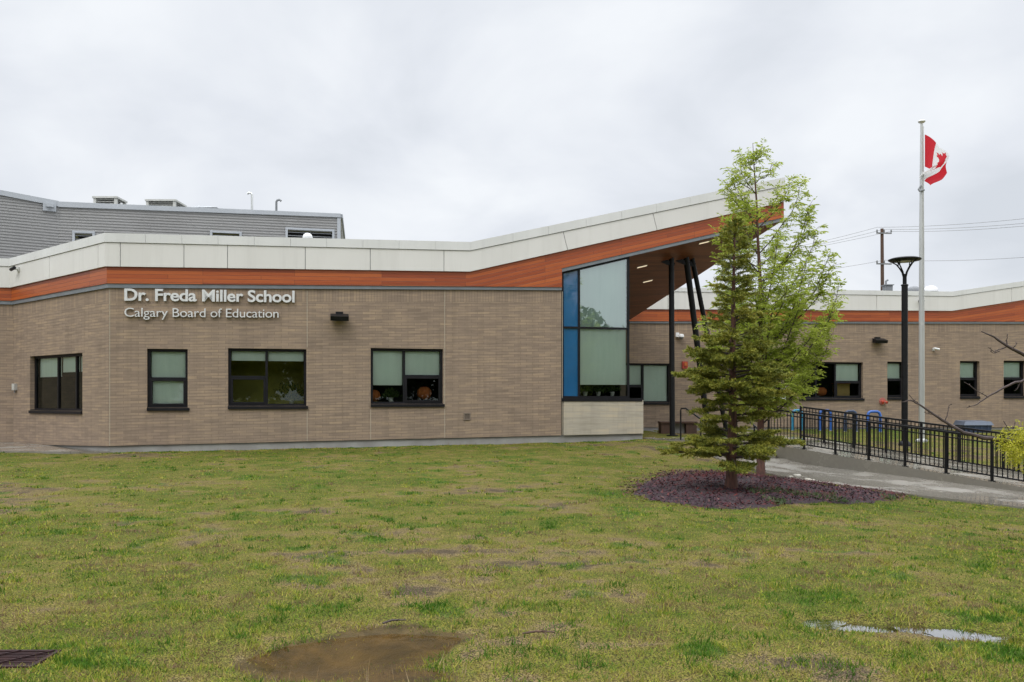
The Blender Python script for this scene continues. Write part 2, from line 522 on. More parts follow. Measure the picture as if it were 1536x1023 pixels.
# ------------------------------------------------------------------ windows
def window(w, op, cols, name='window', sill_h=.09, sill_r=.05, off=-.09, room='room', sill_l=.0, fw=.075, pad=.3, top=None):
    """op=(ua,ub,za,zb); cols: list of (u_end_fraction, [(v_top_fraction, kind, blind)]) where rows go from the head down"""
    ua, ub, za, zb = op
    zt = top or (lambda u: zb)
    fr = MB(); pn = MB(); bl = MB(); sp = MB(); sg = MB()
    D0, D1 = off - .09, off
    H = zb - za
    # outer frame
    w.slab(fr, ua + .002, ua + fw, lambda u: za, zt, D0, D1)
    w.slab(fr, ub - fw, ub - .002, lambda u: za, zt, D0, D1)
    w.slab(fr, ua + fw, ub - fw, lambda u: za, lambda u: za + fw * .9, D0, D1 + .003)
    w.slab(fr, ua + fw, ub - fw, lambda u: zt(u) - fw, zt, D0, D1 + .003)
    x0 = ua
    W = ub - ua
    for ci, (ue, rows) in enumerate(cols):
        x1 = ua + W * ue
        if ci < len(cols) - 1:
            w.slab(fr, x1 - .035, x1 + .035, lambda u: za + fw * .9, lambda u: zt(u) - fw, D0, D1 - .004)
        xl = x0 + (fw if ci == 0 else .035); xr = x1 - (fw if ci == len(cols) - 1 else .035)
        zc = None
        for ri, row in enumerate(rows):
            vb, kind, bld = row
            zlo = za + H * vb
            last = ri == len(rows) - 1
            zl = za + fw * .9 if last else zlo + .03
            zh = (lambda u: zt(u) - fw) if ri == 0 else (lambda u, z=zc: z)
            if not last:
                w.slab(fr, xl, xr, lambda u: zlo - .03, lambda u: zlo + .03, D0, D1 - .006)
            fi = 0
            if kind == 'vent':                      # opening sash with its own thicker frame
                fi = .055
                hh = zh(xl)
                w.slab(fr, xl, xl + fi, lambda u: zl, lambda u: hh, D0 + .01, D1 + .012)
                w.slab(fr, xr - fi, xr, lambda u: zl, lambda u: hh, D0 + .01, D1 + .012)
                w.slab(fr, xl + fi, xr - fi, lambda u: zl, lambda u: zl + fi, D0 + .01, D1 + .014)
                w.slab(fr, xl + fi, xr - fi, lambda u: hh - fi, lambda u: hh, D0 + .01, D1 + .014)
            P = w.pt
            oo = off - .045
            zf = lambda u: zh(u) - fi
            tgt = {'blue': sp, 'silver': sg}.get(kind, pn)
            tgt.face([P(xl + fi, zl + fi, oo), P(xr - fi, zl + fi, oo), P(xr - fi, zf(xr), oo), P(xl + fi, zf(xl), oo)])
            if bld > 0:
                zbot = zt(xl) - fw - (zt(xl) - fw - za - fw) * bld
                zbot = max(zbot, zl + .01)
                if zh(xl) > zbot + .02:
                    w.slab(bl, xl + .01, xr - .01, lambda u: zbot, lambda u: zh(u) - .004, off - .15, off - .142)
                    w.slab(bl, xl + .012, xr - .012, lambda u: zbot - .025, lambda u: zbot, off - .155, off - .137)
            zc = zlo - .03
        x0 = x1
    f = fr.build(name, M['black'], school)
    f['label'] = None or 'black framed window'
    del f['label']
    if pn.f: pn.build('pane', M['glass'], f)
    if sp.f: sp.build('blue_pane', M['bglass'], f)
    if sg.f: sg.build('reflective_pane', M['sglass'], f)
    if bl.f: bl.build('roller_blind', M['blind'], f)
    if sill_h:
        s = MB()
        w.slab(s, ua - sill_l, ub + sill_r, lambda u: za - sill_h, lambda u: za - .004, off, .05)
        w.slab(s, ua + .004, ub - .004, lambda u: za - .003, lambda u: za + .03, off + .004, -.005)
        s.build('sill', M['black'], f)
    # the room behind, open towards the glass
    if room:
        r = MB(); P = w.pt
        a, b, z0, z1, d0, d1 = ua - .3, ub + pad, za - .25, zt(ub) + .15, -.284, -1.9
        r.face([P(a, z0, d1), P(b, z0, d1), P(b, z1, d1), P(a, z1, d1)])
        for (q, t) in (((a, z0), (a, z1)), ((a, z1), (b, z1)), ((b, z1), (b, z0)), ((b, z0), (a, z0))):
            r.face([P(q[0], q[1], d0), P(t[0], t[1], d0), P(t[0], t[1], d1), P(q[0], q[1], d1)])
        r.build('room_interior', M[room], f)
    return f


def rect(w, x0, y0, x1, y1):
    ua, ub = w.u(x0), w.u(x1)
    xm = (x0 + x1) / 2
    return (ua, ub, w.z(xm, y1), w.z(xm, y0))


# ---- front wall
fz_bot = FR.lin((163, 669), (845, 653))
fz_top = FR.lin((163, 432), (842, 435.5))
W1, W2, W3 = rect(FR, 220.5, 523.3, 281.5, 611.5), rect(FR, 342, 523, 459.5, 609), rect(FR, 556, 522.7, 664.5, 606)
uE, uF, uP = FR.u(842), FR.u(945), FR.u(964.5)
mb = MB()
FR.wall(mb, 0, uE, fz_bot, fz_top, [W1, W2, W3])
mb.build('front_brick_wall', M['brick'], school)
window(FR, W1, [(1, [(.50, 'fix', 1.0), (0, 'vent', 1.0)])])
window(FR, W2, [(.485, [(.51, 'fix', .165), (0, 'vent', 0)]), (1, [(0, 'fix', .165)])], room='yroom')
window(FR, W3, [(.46, [(0, 'fix', .66)]), (1, [(.51, 'fix', .66), (0, 'vent', 0)])])

# pale sealant joints and corner bead
for px, y0, y1 in ((164.6, 433, 669), (460.8, 617, 662), (460.8, 436, 521), (556, 614, 660), (667, 436, 657), (843.5, 437, 652)):
    u = FR.u(px)
    mb = MB(); FR.box(mb, u - .008, u + .008, FR.z(px, y1), FR.z(px, y0), -.01, .004)
    mb.build('sealant_joint', M['stone'], school)

# foundation along the front, its outer face 6 cm behind the brick
mb = MB()
nseg = 14
for i in range(nseg):
    a, b = uP * i / nseg, uP * (i + 1) / nseg
    FR.slab(mb, a, b, lambda u: -.6, lambda u: fz_bot(u) - .012, -.3, -.045)
mb.build('foundation', M['conc'], school)

# pale stone plinth under the tall window
zs = FR.z(905, 600)
mb = MB()
FR.slab(mb, FR.u(845), uP, fz_bot, lambda u: zs, -.26, .03, vref=lambda u: zs)
mb.build('stone_plinth', M['stone'], school)
# plinth return running back
# ---- tall corner window, its head follows the canopy
soff_line = FR.lin((842, 407.5), (1174, 331))
tw_top = lambda u: soff_line(u) - .005
zl = FR.z(905, 597)
tw = window(FR, (uE + .02, uF, zl, tw_top(uF)), [(.255, [(.49, 'blue', 0), (0, 'blue', 0)]), (1, [(.49, 'silver', 1.0), (0, 'fix', .905)])],
            name='tall_window', top=tw_top, sill_h=.11, sill_r=.42, room='room', fw=.07, off=-.04, pad=-.03)

# ---- left wing
lz_bot = WL.lin((20, 666), (163, 669.5))
lz_top = WL.lin((20, 457), (163, 432))
ua, ub = WL.u(45), WL.u(123.6)
W0 = (ua, ub, WL.z(84, 616), WL.z(84, 531.8))
mb = MB()
WL.wall(mb, 0, WL.len, lz_bot, lz_top, [W0])
mb.build('side_brick_wall', M['brick'], school)
window(WL, W0, [(.46, [(0, 'fix', .36)]), (.80, [(0, 'fix', .28)]), (1, [(0, 'fix', .28)])], sill_r=.0, sill_l=0., off=-.14)
mb = MB()
WB.wall(mb, 0, WB.len, lambda u: lz_bot(0), lambda u: lz_top(0), [])
mb.build('rear_brick_wall', M['brick'], school)
mb = MB()
WL.slab(mb, 0, WL.len, lambda u: -.6, lambda u: lz_bot(u) - .012, -.3, -.05)
WB.slab(mb, 0, WB.len, lambda u: -.6, lambda u: lz_bot(0) - .012, -.3, -.05)
mb.build('foundation', M['conc'], school)

# ---- right wing
rz_bot = RT.lin((945, 641), (1425, 641))
rz_top = RT.lin((945, 485), (1425, 485.5))
wr = [rect(RT, 928, 545, 1006, 604), rect(RT, 1198, 543, 1294.5, 597.5), rect(RT, 1331, 542.5, 1358, 596.5), rect(RT, 1440, 541.5, 1469.5, 595),
      rect(RT, 1505.5, 541, 1539, 594.5)]
mb = MB()
RT.wall(mb, RT.u(931) - 1, RT.len, rz_bot, rz_top, wr)
mb.build('rear_wing_brick_wall', M['brick'], school)
window(RT, wr[0], [(.48, [(.44, 'fix', .6), (0, 'vent', 0)]), (1, [(0, 'fix', 1.0)])])
window(RT, wr[1], [(.29, [(0, 'fix', 0)]), (.59, [(0, 'fix', 0)]), (1, [(.47, 'fix', .56), (0, 'vent', 0)])], sill_h=.10, off=-.12)
for q in wr[2:]:
    window(RT, q, [(1, [(.52, 'fix', .45), (0, 'vent', 0)])], sill_h=.10, sill_r=0, off=-.16)
mb = MB()
RT.slab(mb, 0, RT.len, lambda u: -1, lambda u: rz_bot(u) - .012, -.3, -.05)
mb.build('foundation', M['conc'], school)

# ---- side wall of the entrance recess (from the tall window back to the rear wing)
SW = Wall(FR.pt(uF - .02, 0, -.3)[:2], (front_xy(931, KR)[0], front_xy(931, KR)[1]))
mb = MB()
SW.slab(mb, 0, SW.len, lambda u: -.5, lambda u: 4.9, -.2, 0)
mb.build('recess_wall', M['brick'], school)


# ------------------------------------------------------------------ parapets: flashing strip, cedar band, white panels, cap
def parapet(w, u0, u1, f_strip, f_wood, f_white, f_cap, f_top, k0, k1, seams, capseams, parts, vtop=None):
    st, wd, wh, cp = parts
    w.slab(st, u0, u1, f_strip, f_wood, -.2, .05, k0, k1)
    w.slab(wd, u0, u1, f_wood, f_white, -.2, .075, k0, k1, vref=f_white)
    us = [u0] + [s for s in seams if u0 < s < u1] + [u1]
    w.slab(st, u0 + .01, u1 - .01, f_white, f_cap, -.18, .10, k0, k1)
    for i, (a, b) in enumerate(zip(us[:-1], us[1:])):
        g0, g1 = (0 if i == 0 else .009), (0 if i == len(us) - 2 else .009)
        w.slab(wh, a + g0, b - g1, lambda u: f_white(u) - .02, lambda u: f_cap(u) - .012, .09, .135, k0 if i == 0 else 0, k1 if i == len(us) - 2 else 0)
    us = [u0] + [s for s in capseams if u0 < s < u1] + [u1]
    for i, (a, b) in enumerate(zip(us[:-1], us[1:])):
        g0, g1 = (0 if i == 0 else .003), (0 if i == len(us) - 2 else .003)
        w.slab(cp, a + g0, b - g1, f_cap, f_top, -.25, .16, k0 if i == 0 else 0, k1 if i == len(us) - 2 else 0)


parts = [MB(), MB(), MB(), MB()]
uC = FR.u(704)
sm = [FR.u(x) for x in (182, 277, 342, 458, 555, 665)]
cs = [FR.u(x) for x in range(220, 700, 54)]
parapet(FR, 0, uC, fz_top, FR.lin((163, 425.5), (704, 430)), FR.lin((163, 399.5), (704, 407.3)), FR.lin((163, 364.5), (704, 377)),
        FR.lin((163, 351), (704, 364.3)), kA, 0, sm, cs, parts)
parapet(WL, 0, WL.len, lz_top, WL.lin((20, 451.5), (163, 425.5)), WL.lin((20, 431.3), (163, 399.5)), WL.lin((20, 400.5), (163, 364.5)),
        WL.lin((20, 389), (163, 351)), -kA, kA, [WL.u(81), WL.u(154)], [WL.u(60), WL.u(112)], parts)
zc = [WL.z(20, y) for y in (457, 451.5, 431.3, 400.5, 389)]
cst = [(lambda u, z=z: z) for z in zc]
parapet(WB, 0, WB.len, *cst, 0, -kA, [WB.len - 3, WB.len - 6], [WB.len - 2], parts)
rear_parts = [MB(), MB(), MB(), MB()]
# rear (right) wing
uK = RT.u(1425.5)
r_strip, r_wood = rz_top, RT.lin((945, 482), (1425, 482.5))
r_white, r_cap, r_top = RT.lin((1250, 465), (1425, 466)), RT.lin((1250, 442), (1425, 445)), RT.lin((1250, 435.5), (1425, 438))
parapet(RT, -1, uK, r_strip, r_wood, r_white, r_cap, r_top, 0, 0, [RT.u(x) for x in (1000, 1080, 1180, 1240, 1312)], [RT.u(x) for x in range(960, 1420, 60)], rear_parts)
parapet(RT, uK, RT.len, r_strip, r_wood, RT.lin((1425, 466), (1536, 449)), RT.lin((1425, 445), (1536, 429)), RT.lin((1425, 438), (1536, 421.5)), 0, 0,
        [RT.u(1514), RT.u(1600)], [RT.u(1470), RT.u(1540), RT.u(1600)], rear_parts)

# ---- canopy front: the cedar band widens and rises to the point
fT = uT = FR.u(1174)
c_white, c_cap, c_top = FR.lin((704, 407.3), (1174, 303)), FR.lin((704, 377), (1174, 280)), FR.lin((704, 364.3), (1174, 267.5))
st, wd, wh, cp = parts
z430 = FR.lin((163, 425.5), (704, 430))
# cedar: triangle over the brick, then a parallel band beyond the window head
wv = lambda u: c_white(u)
n = 10
for i in range(n):
    a, b = uC + (uE - uC) * i / n, uC + (uE - uC) * (i + 1) / n
    FR.slab(wd, a, b, z430, c_white, -.1, .075, vref=wv)
    FR.slab(st, a, b, fz_top, z430, -.2, .05)
FR.slab(wd, uE, uT, lambda u: soff_line(u) + .10, c_white, -.1, .075, vref=wv)
FR.slab(st, uE, uT, lambda u: soff_line(u) - .015, lambda u: soff_line(u) + .10, -.2, .055)
FR.slab(st, uC, uT - .02, c_white, c_cap, -.18, .10)
us = [uC] + [FR.u(x) for x in (843, 977, 1105)] + [uT]
for i, (a, b) in enumerate(zip(us[:-1], us[1:])):
    FR.slab(wh, a + (.009 if i else 0), b - (.009 if i < 3 else 0), lambda u: c_white(u) - .02, lambda u: c_cap(u) - .012, .09, .135, tilt=.15 if i else 0, tilt1=.15 if i < 3 else 0)
us = [uC] + [FR.u(x) for x in (768, 821, 877, 930, 982, 1032, 1083, 1130)] + [uT]
for i, (a, b) in enumerate(zip(us[:-1], us[1:])):
    FR.slab(cp, a + .003, b - .003, c_cap, c_top, -.25, .16)
for st, wd, wh, cp in (parts, rear_parts):
    st.build('parapet_flashing', M['flash'], school)
    wd.build('cedar_band', M['wood'], school)
    wh.build('white_panels', M['white'], school)
    cp.build('parapet_cap', M['cap'], school)

# ---- canopy soffit and roof: triangle C, T, R
zC = soff_line(uC)
Cb = Vector(FR.pt(uC, zC, -.02)); Tb = Vector(FR.pt(uT, soff_line(uT), -.02))
Rb = at(938, 484, front_xy(938, KR)[1] - .05)
nrm = (Tb - Cb).cross(Rb - Cb).normalized()


def soffit_z(x, y):
    return Cb.z - (nrm.x * (x - Cb.x) + nrm.y * (y - Cb.y)) / nrm.z


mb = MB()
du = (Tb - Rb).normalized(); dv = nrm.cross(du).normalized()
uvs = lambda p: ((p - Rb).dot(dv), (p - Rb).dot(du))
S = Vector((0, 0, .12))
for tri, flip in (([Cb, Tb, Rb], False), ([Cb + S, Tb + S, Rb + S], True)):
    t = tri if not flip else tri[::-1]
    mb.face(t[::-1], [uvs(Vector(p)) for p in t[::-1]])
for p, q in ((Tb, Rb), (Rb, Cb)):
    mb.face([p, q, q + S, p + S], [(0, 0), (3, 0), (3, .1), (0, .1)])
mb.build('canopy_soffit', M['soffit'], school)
mb = MB()
H1, H2, H3 = Vector((0, 0, .125)), Vector((0, 0, c_top(uT) - Tb.z - .05)), Vector((0, 0, 1.05))
up = [Vector(FR.pt(uC, c_top(uC) - .05, -.02)), Tb + H2, Rb + H3]
lo = [Cb + H1, Tb + H1, Rb + H1]
mb.face(up); mb.face(lo[::-1])
mb.face([lo[1], lo[2], up[2], up[1]]); mb.face([lo[2], lo[0], up[0], up[2]])
mb.build('canopy_roof', M['white'], school)
# flat roofs
mb = MB()
zr = 5.75
P0, P1, P2, P3 = FR.pt(0, zr, -.2), FR.pt(uC, zr, -.2), (Rb.x - .3, Rb.y, zr - .65), (-16, 44, zr)
mb.face([WB.pt(0, zr, -.2), WB.pt(WB.len, zr, -.2), P0, P1, P2, P3, (-34, 40, zr)])
q0, q1 = RT.pt(0, 5.75, -.2), RT.pt(RT.len, 5.75, -.2)
mb.face([q0, q1, (q1[0] - 4, q1[1] + 20, 5.75), (q0[0] - 4, q0[1] + 20, 5.75)])
mb.build('flat_roof', M['mgrey'], school)

# ---- slanted black columns under the canopy
for (px0, px1, Yt, Yb, r) in ((1007, 1008.5, 29.2, 29.2, .095), (1029, 1064, 29.6, 30.2, .105), (1038, 1092, 29.9, 30.6, .085)):
    yb = 640
    xb, yb_ = (px1 - CX) / F * Yb, Yb
    xt, yt = (px0 - CX) / F * Yt, Yt
    zt_ = soffit_z(xt, yt) + .05
    zb_ = gz(xb, yb_) - .15
    mb = MB()
    pts = [Vector((xb, yb_, zb_)).lerp(Vector((xt, yt, zt_)), k / 6) for k in range(7)]
    mb.tube(pts, r, 14)
    # bracket where the column meets the soffit
    top = Vector((xt, yt, zt_ - .15))
    mb.bar(top + Vector((-.45, -.05, .10)), top + Vector((.1, 0, -.12)), .09, .14)
    mb.lathe([(r * 2.2, .15), (r * 2.2, .19), (0, .19)], (xb, yb_, zb_), 16)
    mb.build('column', M['blackpaint'], school, smooth=True)

# ------------------------------------------------------------------ gymnasium block behind (corrugated metal)
G1 = (( 88 - CX) / F * 36.0, 36.0)
G0 = ((-140 - CX) / F * (36 * 2700 / 2928.), 36 * 2700 / 2928.)
Yg = 36 * 6000 / (6088 - 511.)
G2 = ((511 - CX) / F * Yg, Yg)
GA, GB = Wall(G0, G1), Wall(G1, G2)
G3 = (G2[0] - 2.5, G2[1] + 14)
GC = Wall(G2, G3)
gtA = GA.lin((0, 285.5), (90, 302.5)); gtB = GB.lin((90, 303), (511, 321))
vents = [(GB, rect(GB, 111, 350, 141, 374)), (GB, rect(GB, 317, 350, 361, 376)), (GB, rect(GB, 430, 346, 500, 378))]


def corrugate(mb, w, u0, u1, z0, zt, holes=()):
    pitch, dep = .125, .032
    z = z0
    prof = [(0, 0), (.30, 0), (.45, dep), (.85, dep), (1.0, 0)]
    rows = int((max(zt(u0), zt(u1)) - z0) / pitch) + 1
    for r in range(rows):
        for (a, oa), (b, ob) in zip(prof[:-1], prof[1:]):
            za, zb_ = z0 + (r + a) * pitch, z0 + (r + b) * pitch
            spans = [(u0, u1)]
            for h in holes:
                if za > h[2] and zb_ < h[3]:
                    ns = []
                    for s in spans:
                        if h[0] > s[0] and h[1] < s[1]: ns += [(s[0], h[0]), (h[1], s[1])]
                        else: ns.append(s)
                    spans = ns
            for (s, e) in spans:
                cs_ = lambda u, zz: min(zz, zt(u))
                mb.face([w.pt(s, cs_(s, za), oa), w.pt(e, cs_(e, za), oa), w.pt(e, cs_(e, zb_), ob), w.pt(s, cs_(s, zb_), ob)])


mb = MB()
n = 8
for i in range(n):
    corrugate(mb, GA, GA.len * i / n, GA.len * (i + 1) / n, 4.5, gtA)
for i in range(1):
    corrugate(mb, GB, 0, GB.len, 4.5, gtB, [v[1] for v in vents])
corrugate(mb, GC, 0, GC.len, 4.5, lambda u: gtB(GB.len))
mb.build('corrugated_metal_wall', M['gym'], school)
mb = MB()
capA = GA.lin((0, 293), (90, 310.5)); capB = GB.lin((90, 311), (511, 326.5))
GA.slab(mb, 0, GA.len, capA, gtA, -.3, .10)
GB.slab(mb, 0, GB.len, capB, gtB, -.3, .10)
GC.slab(mb, .02, GC.len, lambda u: capB(GB.len), lambda u: gtB(GB.len), -.3, .10)
GB.slab(mb, GB.len - .16, GB.len, lambda u: 4.5, lambda u: capB(GB.len) - .005, -.1, .06)
mb.build('gym_roof_cap', M['gymcap'], school)
mb = MB()
zg = gtB(GB.len) - .2
mb.face([GA.pt(0, gtA(0) - .2, -.1), GA.pt(GA.len, gtA(GA.len) - .2, -.1), GB.pt(GB.len, zg, -.1), GC.pt(GC.len, zg, -.1), (G0[0] - 2, G3[1], zg)])
mb.build('gym_roof', M['mgrey'], school)
for w, (a, b, z0, z1) in vents:
    mb = MB()
    w.slab(mb, a - .05, b + .05, lambda u: z1, lambda u: z1 + .09, -.06, .09)
    w.slab(mb, a - .05, a + .05, lambda u: z0, lambda u: z1, -.06, .085)
    w.slab(mb, b - .05, b + .05, lambda u: z0, lambda u: z1, -.06, .085)
    v = mb.build('wall_louvre', M['gymcap'], school)
    mb = MB()
    w.slab(mb, a + .05, b - .05, lambda u: z0, lambda u: z1, -.5, -.45)
    mb.build('louvre_back', M['dark'], v)
    mb = MB()
    k = int((z1 - z0) / .16)
    for i in range(k):
        zz = z1 - .05 - i * .16
        p = [w.pt(a + .05, zz, -.10), w.pt(b - .05, zz, -.10), w.pt(b - .05, zz - .07, .05), w.pt(a + .05, zz - .07, .05)]
        mb.hexa([Vector(q) - Vector((0, 0, .012)) for q in p] + [Vector(q) for q in p])
    mb.build('louvre_blades', M['mgrey'], v)
mb = MB()
u, z = GA.hit(84, 312)
u = GA.len - .32
GA.box(mb, u - .28, u + .22, z - .18, z + .22, -.05, .13)
GA.box(mb, u - .16, u + .12, z - .02, z + .12, .10, .26)
mb.build('scupper', M['gymcap'], school)
# ------------------------------------------------------------------ lettering on the front wall
def lettering(name, text, px0, px1, ycap, ybase, ybase_r, weight, label):
    cu = bpy.data.curves.new(name, 'FONT')
    cu.body = text; cu.size = 1; cu.extrude = .5; cu.offset = weight; cu.resolution_u = 6
    cu.space_character = .97
    t = bpy.data.objects.new(name, cu); COL.objects.link(t)
    dg = bpy.context.evaluated_depsgraph_get()
    me = bpy.data.meshes.new_from_object(t.evaluated_get(dg))
    bpy.data.objects.remove(t)
    co = np.empty(len(me.vertices) * 3); me.vertices.foreach_get('co', co); co = co.reshape(-1, 3)
    x0, x1 = co[:, 0].min(), co[:, 0].max()
    cap = .729
    u0, u1 = FR.u(px0), FR.u(px1)
    zb0, zb1 = FR.z(px0, ybase), FR.z(px1, ybase_r)
    zc = FR.z(px0, ycap)
    s = (co[:, 0] - x0) / (x1 - x0)
    u = u0 + (u1 - u0) * s
    z = zb0 + (zb1 - zb0) * s + co[:, 1] / cap * (zc - zb0)
    o = .02 + (co[:, 2] + .5) * .055
    co[:, 0] = FR.p0.x + FR.d.x * u + FR.n.x * o
    co[:, 1] = FR.p0.y + FR.d.y * u + FR.n.y * o
    co[:, 2] = z
    me.vertices.foreach_set('co', co.ravel()); me.update()
    me.materials.clear(); me.materials.append(M['letter'])
    ob = bpy.data.objects.new(name, me); COL.objects.link(ob)
    tag(ob, label, 'sign')


lettering('school_name_lettering', 'Dr. Freda Miller School', 187.3, 442, 432.5, 450.8, 453.5, .022, 'bold raised silver letters of the school name, upper line on the brick wall')
lettering('board_name_lettering', 'Calgary Board of Education', 187.5, 418, 461, 475.2, 476.8, -.004, 'smaller thin silver letters of the school board name, lower line on the brick wall')


# ------------------------------------------------------------------ small fixtures on the walls
def wall_light(w, px, py, label, sx=1.0):
    u, z = w.hit(px, py)
    root = empty('wall_light', w.pt(u, z, 0), label, 'wall light', 'black floodlights on the brick walls')
    mb = MB(); w.box(mb, u - .11 * sx, u + .11 * sx, z - .09, z + .16, .001, .10)
    mb.build('back_box', M['blackpaint'], root, bevel=.01)
    mb = MB(); P = w.pt
    a, b = u - .27 * sx, u + .27 * sx
    mb.hexa([P(a, z - .14, .36), P(b, z - .14, .36), P(b, z - .10, .09), P(a, z - .10, .09), P(a, z - .01, .40), P(b, z - .01, .40), P(b, z + .10, .10), P(a, z + .10, .10)])
    mb.build('housing', M['blackpaint'], root, bevel=.015)
    mb = MB(); mb.face([P(a + .05, z - .139, .345), P(a + .05, z - .106, .11), P(b - .05, z - .106, .11), P(b - .05, z - .139, .345)])
    o = mb.build('lens', M['lgrey'], root); o.location.z -= .006


wall_light(FR, 509, 476, 'black floodlight on the front brick wall right of the lettering')
wall_light(RT, 1315, 511, 'black floodlight on the rear wing wall left of the lamp post', 1.1)


def bullet_camera(w, px, py, off, label, m='plast', sgn=1):
    u, z = w.hit(px, py)
    root = empty('security_camera', w.pt(u, z, off), label, 'camera', 'security cameras on the walls')
    mb = MB(); w.box(mb, u - .06, u + .06, z - .07, z + .07, off, off + .03); mb.build('mount_plate', M['lgrey'], root)
    mb = MB(); c = Vector(w.pt(u, z, off + .03)); n3 = Vector((w.n.x, w.n.y, 0)); d3 = Vector((w.d.x, w.d.y, 0))
    e = c + n3 * .14 - Vector((0, 0, .02)); mb.tube([c, c + n3 * .08, e], .022, 8); mb.build('arm', M['lgrey'], root, True)
    mb = MB(); mb.tube([e - d3 * .10 * sgn + Vector((0, 0, .05)), e + d3 * .16 * sgn + Vector((0, 0, .01))], .055, 12)
    mb.build('camera_body', M[m], root, True)


bullet_camera(WL, 35, 405, .14, 'dark bullet camera on the white parapet at far left', 'blackpaint', -1)
bullet_camera(RT, 1376, 453, .14, 'dark bullet camera on the white parapet beside the flagpole', 'blackpaint', -1)
bullet_camera(RT, 1400, 524, 0, 'white camera on the rear wing brick right of the flagpole', 'plast')


def dome_camera(w, px, py, label):
    u, z = w.hit(px, py)
    root = empty('security_camera', w.pt(u, z, 0), label, 'camera', 'security cameras on the walls')
    n3 = Vector((w.n.x, w.n.y, 0))
    c = Vector(w.pt(u, z, 0))
    mb = MB(); w.box(mb, u - .16, u - .02, z - .02, z + .17, .001, .10); mb.build('mount_box', M['plast'], root, bevel=.01)
    mb = MB(); q = c + n3 * .16 + Vector((w.d.x, w.d.y, 0)) * .05
    mb.lathe([(0, .10), (.09, .10), (.12, .03), (.12, -.03), (0, -.03)], q, 16); mb.build('camera_body', M['plast'], root, True)
    mb = MB(); mb.lathe([(.095, -.031), (.085, -.08), (.05, -.115), (0, -.125)], q, 16); mb.build('dome', M['mgrey'], root, True)


dome_camera(RT, 1018, 505, 'white dome camera on the brick wall behind the entrance columns')

u, z = WL.hit(24, 580)
jb = empty('junction_box', WL.pt(u, z, 0), 'small grey metal box on the brick in the far left corner', 'junction box')
mb = MB(); WL.box(mb, u - .10, u + .10, z - .12, z + .10, .001, .09); mb.build('casing', M['alu'], jb, bevel=.01)
mb = MB(); WL.box(mb, u - .08, u + .08, z - .10, z + .08, .09, .10); mb.build('cover', M['lgrey'], jb)
mb = MB(); mb.tube([WL.pt(u, z - .12, .04), WL.pt(u, z - .2, .04)], .02, 8); mb.build('conduit', M['mgrey'], jb)

u, z = FR.hit(700.5, 624.5)
vg = empty('wall_vent', FR.pt(u, z, 0), 'small square tan vent low on the front brick wall', 'vent')
mb = MB()
for a, b, c, d in ((-.11, -.085, -.11, .11), (.085, .11, -.11, .11), (-.085, .085, .085, .11), (-.085, .085, -.11, -.085)):
    FR.box(mb, u + a, u + b, z + c, z + d, .001, .03)
mb.build('vent_frame', plain('tan_metal', (.23, .18, .14), (.19, .15, .12), 5, .5), vg)
mb = MB()
for k in range(5):
    FR.box(mb, u - .085, u + .085, z - .082 + k * .034, z - .062 + k * .034, .001, .018)
mb.build('vent_slats', plain('tan_slats', (.16, .125, .10), (.13, .10, .08), 5, .6), vg)

# red hose connection on the rear wing
u, z = RT.hit(1323.5, 602)
fc = empty('hose_connection', RT.pt(u, z, 0), 'faded red fire hose connection on the rear wing brick', 'hose connection')
mb = MB()
n3 = Vector((RT.n.x, RT.n.y, 0)); d3 = Vector((RT.d.x, RT.d.y, 0)); c = Vector(RT.pt(u, z, 0))
mb.tube([c + n3 * .002, c + n3 * .03], .17, 18); mb.build('wall_plate', plain('faded_red', (.42, .14, .11), (.34, .10, .08), 9, .5), fc, True)
for s in (-1, 1):
    mb = MB(); mb.tube([c + n3 * .03 + d3 * .03 * s, c + n3 * .10 + d3 * .07 * s - Vector((0, 0, .02)), c + n3 * .2 + d3 * .11 * s - Vector((0, 0, .06))], [.05, .05, .062], 10)
    mb.build('hose_cap', M['red'], fc, True)
mb = MB(); mb.tube([c + n3 * .2 - Vector((0, 0, .02)), c + n3 * .05 - Vector((0, 0, .17))], .012, 6); mb.build('chain', M['alu'], fc)

u, z = RT.hit(1026.5, 548)
sb = empty('alarm_strobe', RT.pt(u, z, 0), 'red alarm strobe on the brick wall behind the entrance columns', 'alarm')
mb = MB(); RT.box(mb, u - .12, u + .12, z - .14, z + .16, .001, .09); mb.build('casing', M['red'], sb, bevel=.012)
mb = MB(); RT.box(mb, u - .05, u + .07, z - .03, z + .11, .09, .14); mb.build('lens', M['orange'], sb, bevel=.02)

u, z = RT.hit(1166, 590)
nb = empty('notice_board', RT.pt(u, z, 0), 'white notice board on the rear wing wall behind the trees', 'notice board')
mb = MB(); RT.box(mb, u - .42, u + .42, z - .26, z + .28, .001, .035); mb.build('board', M['plast'], nb)
mb = MB()
for a, b, c, d in ((-.45, -.42, -.29, .31), (.42, .45, -.29, .31), (-.42, .42, .28, .31), (-.42, .42, -.29, -.26)):
    RT.box(mb, u + a, u + b, z + c, z + d, .001, .05)
mb.build('board_frame', M['lgrey'], nb)

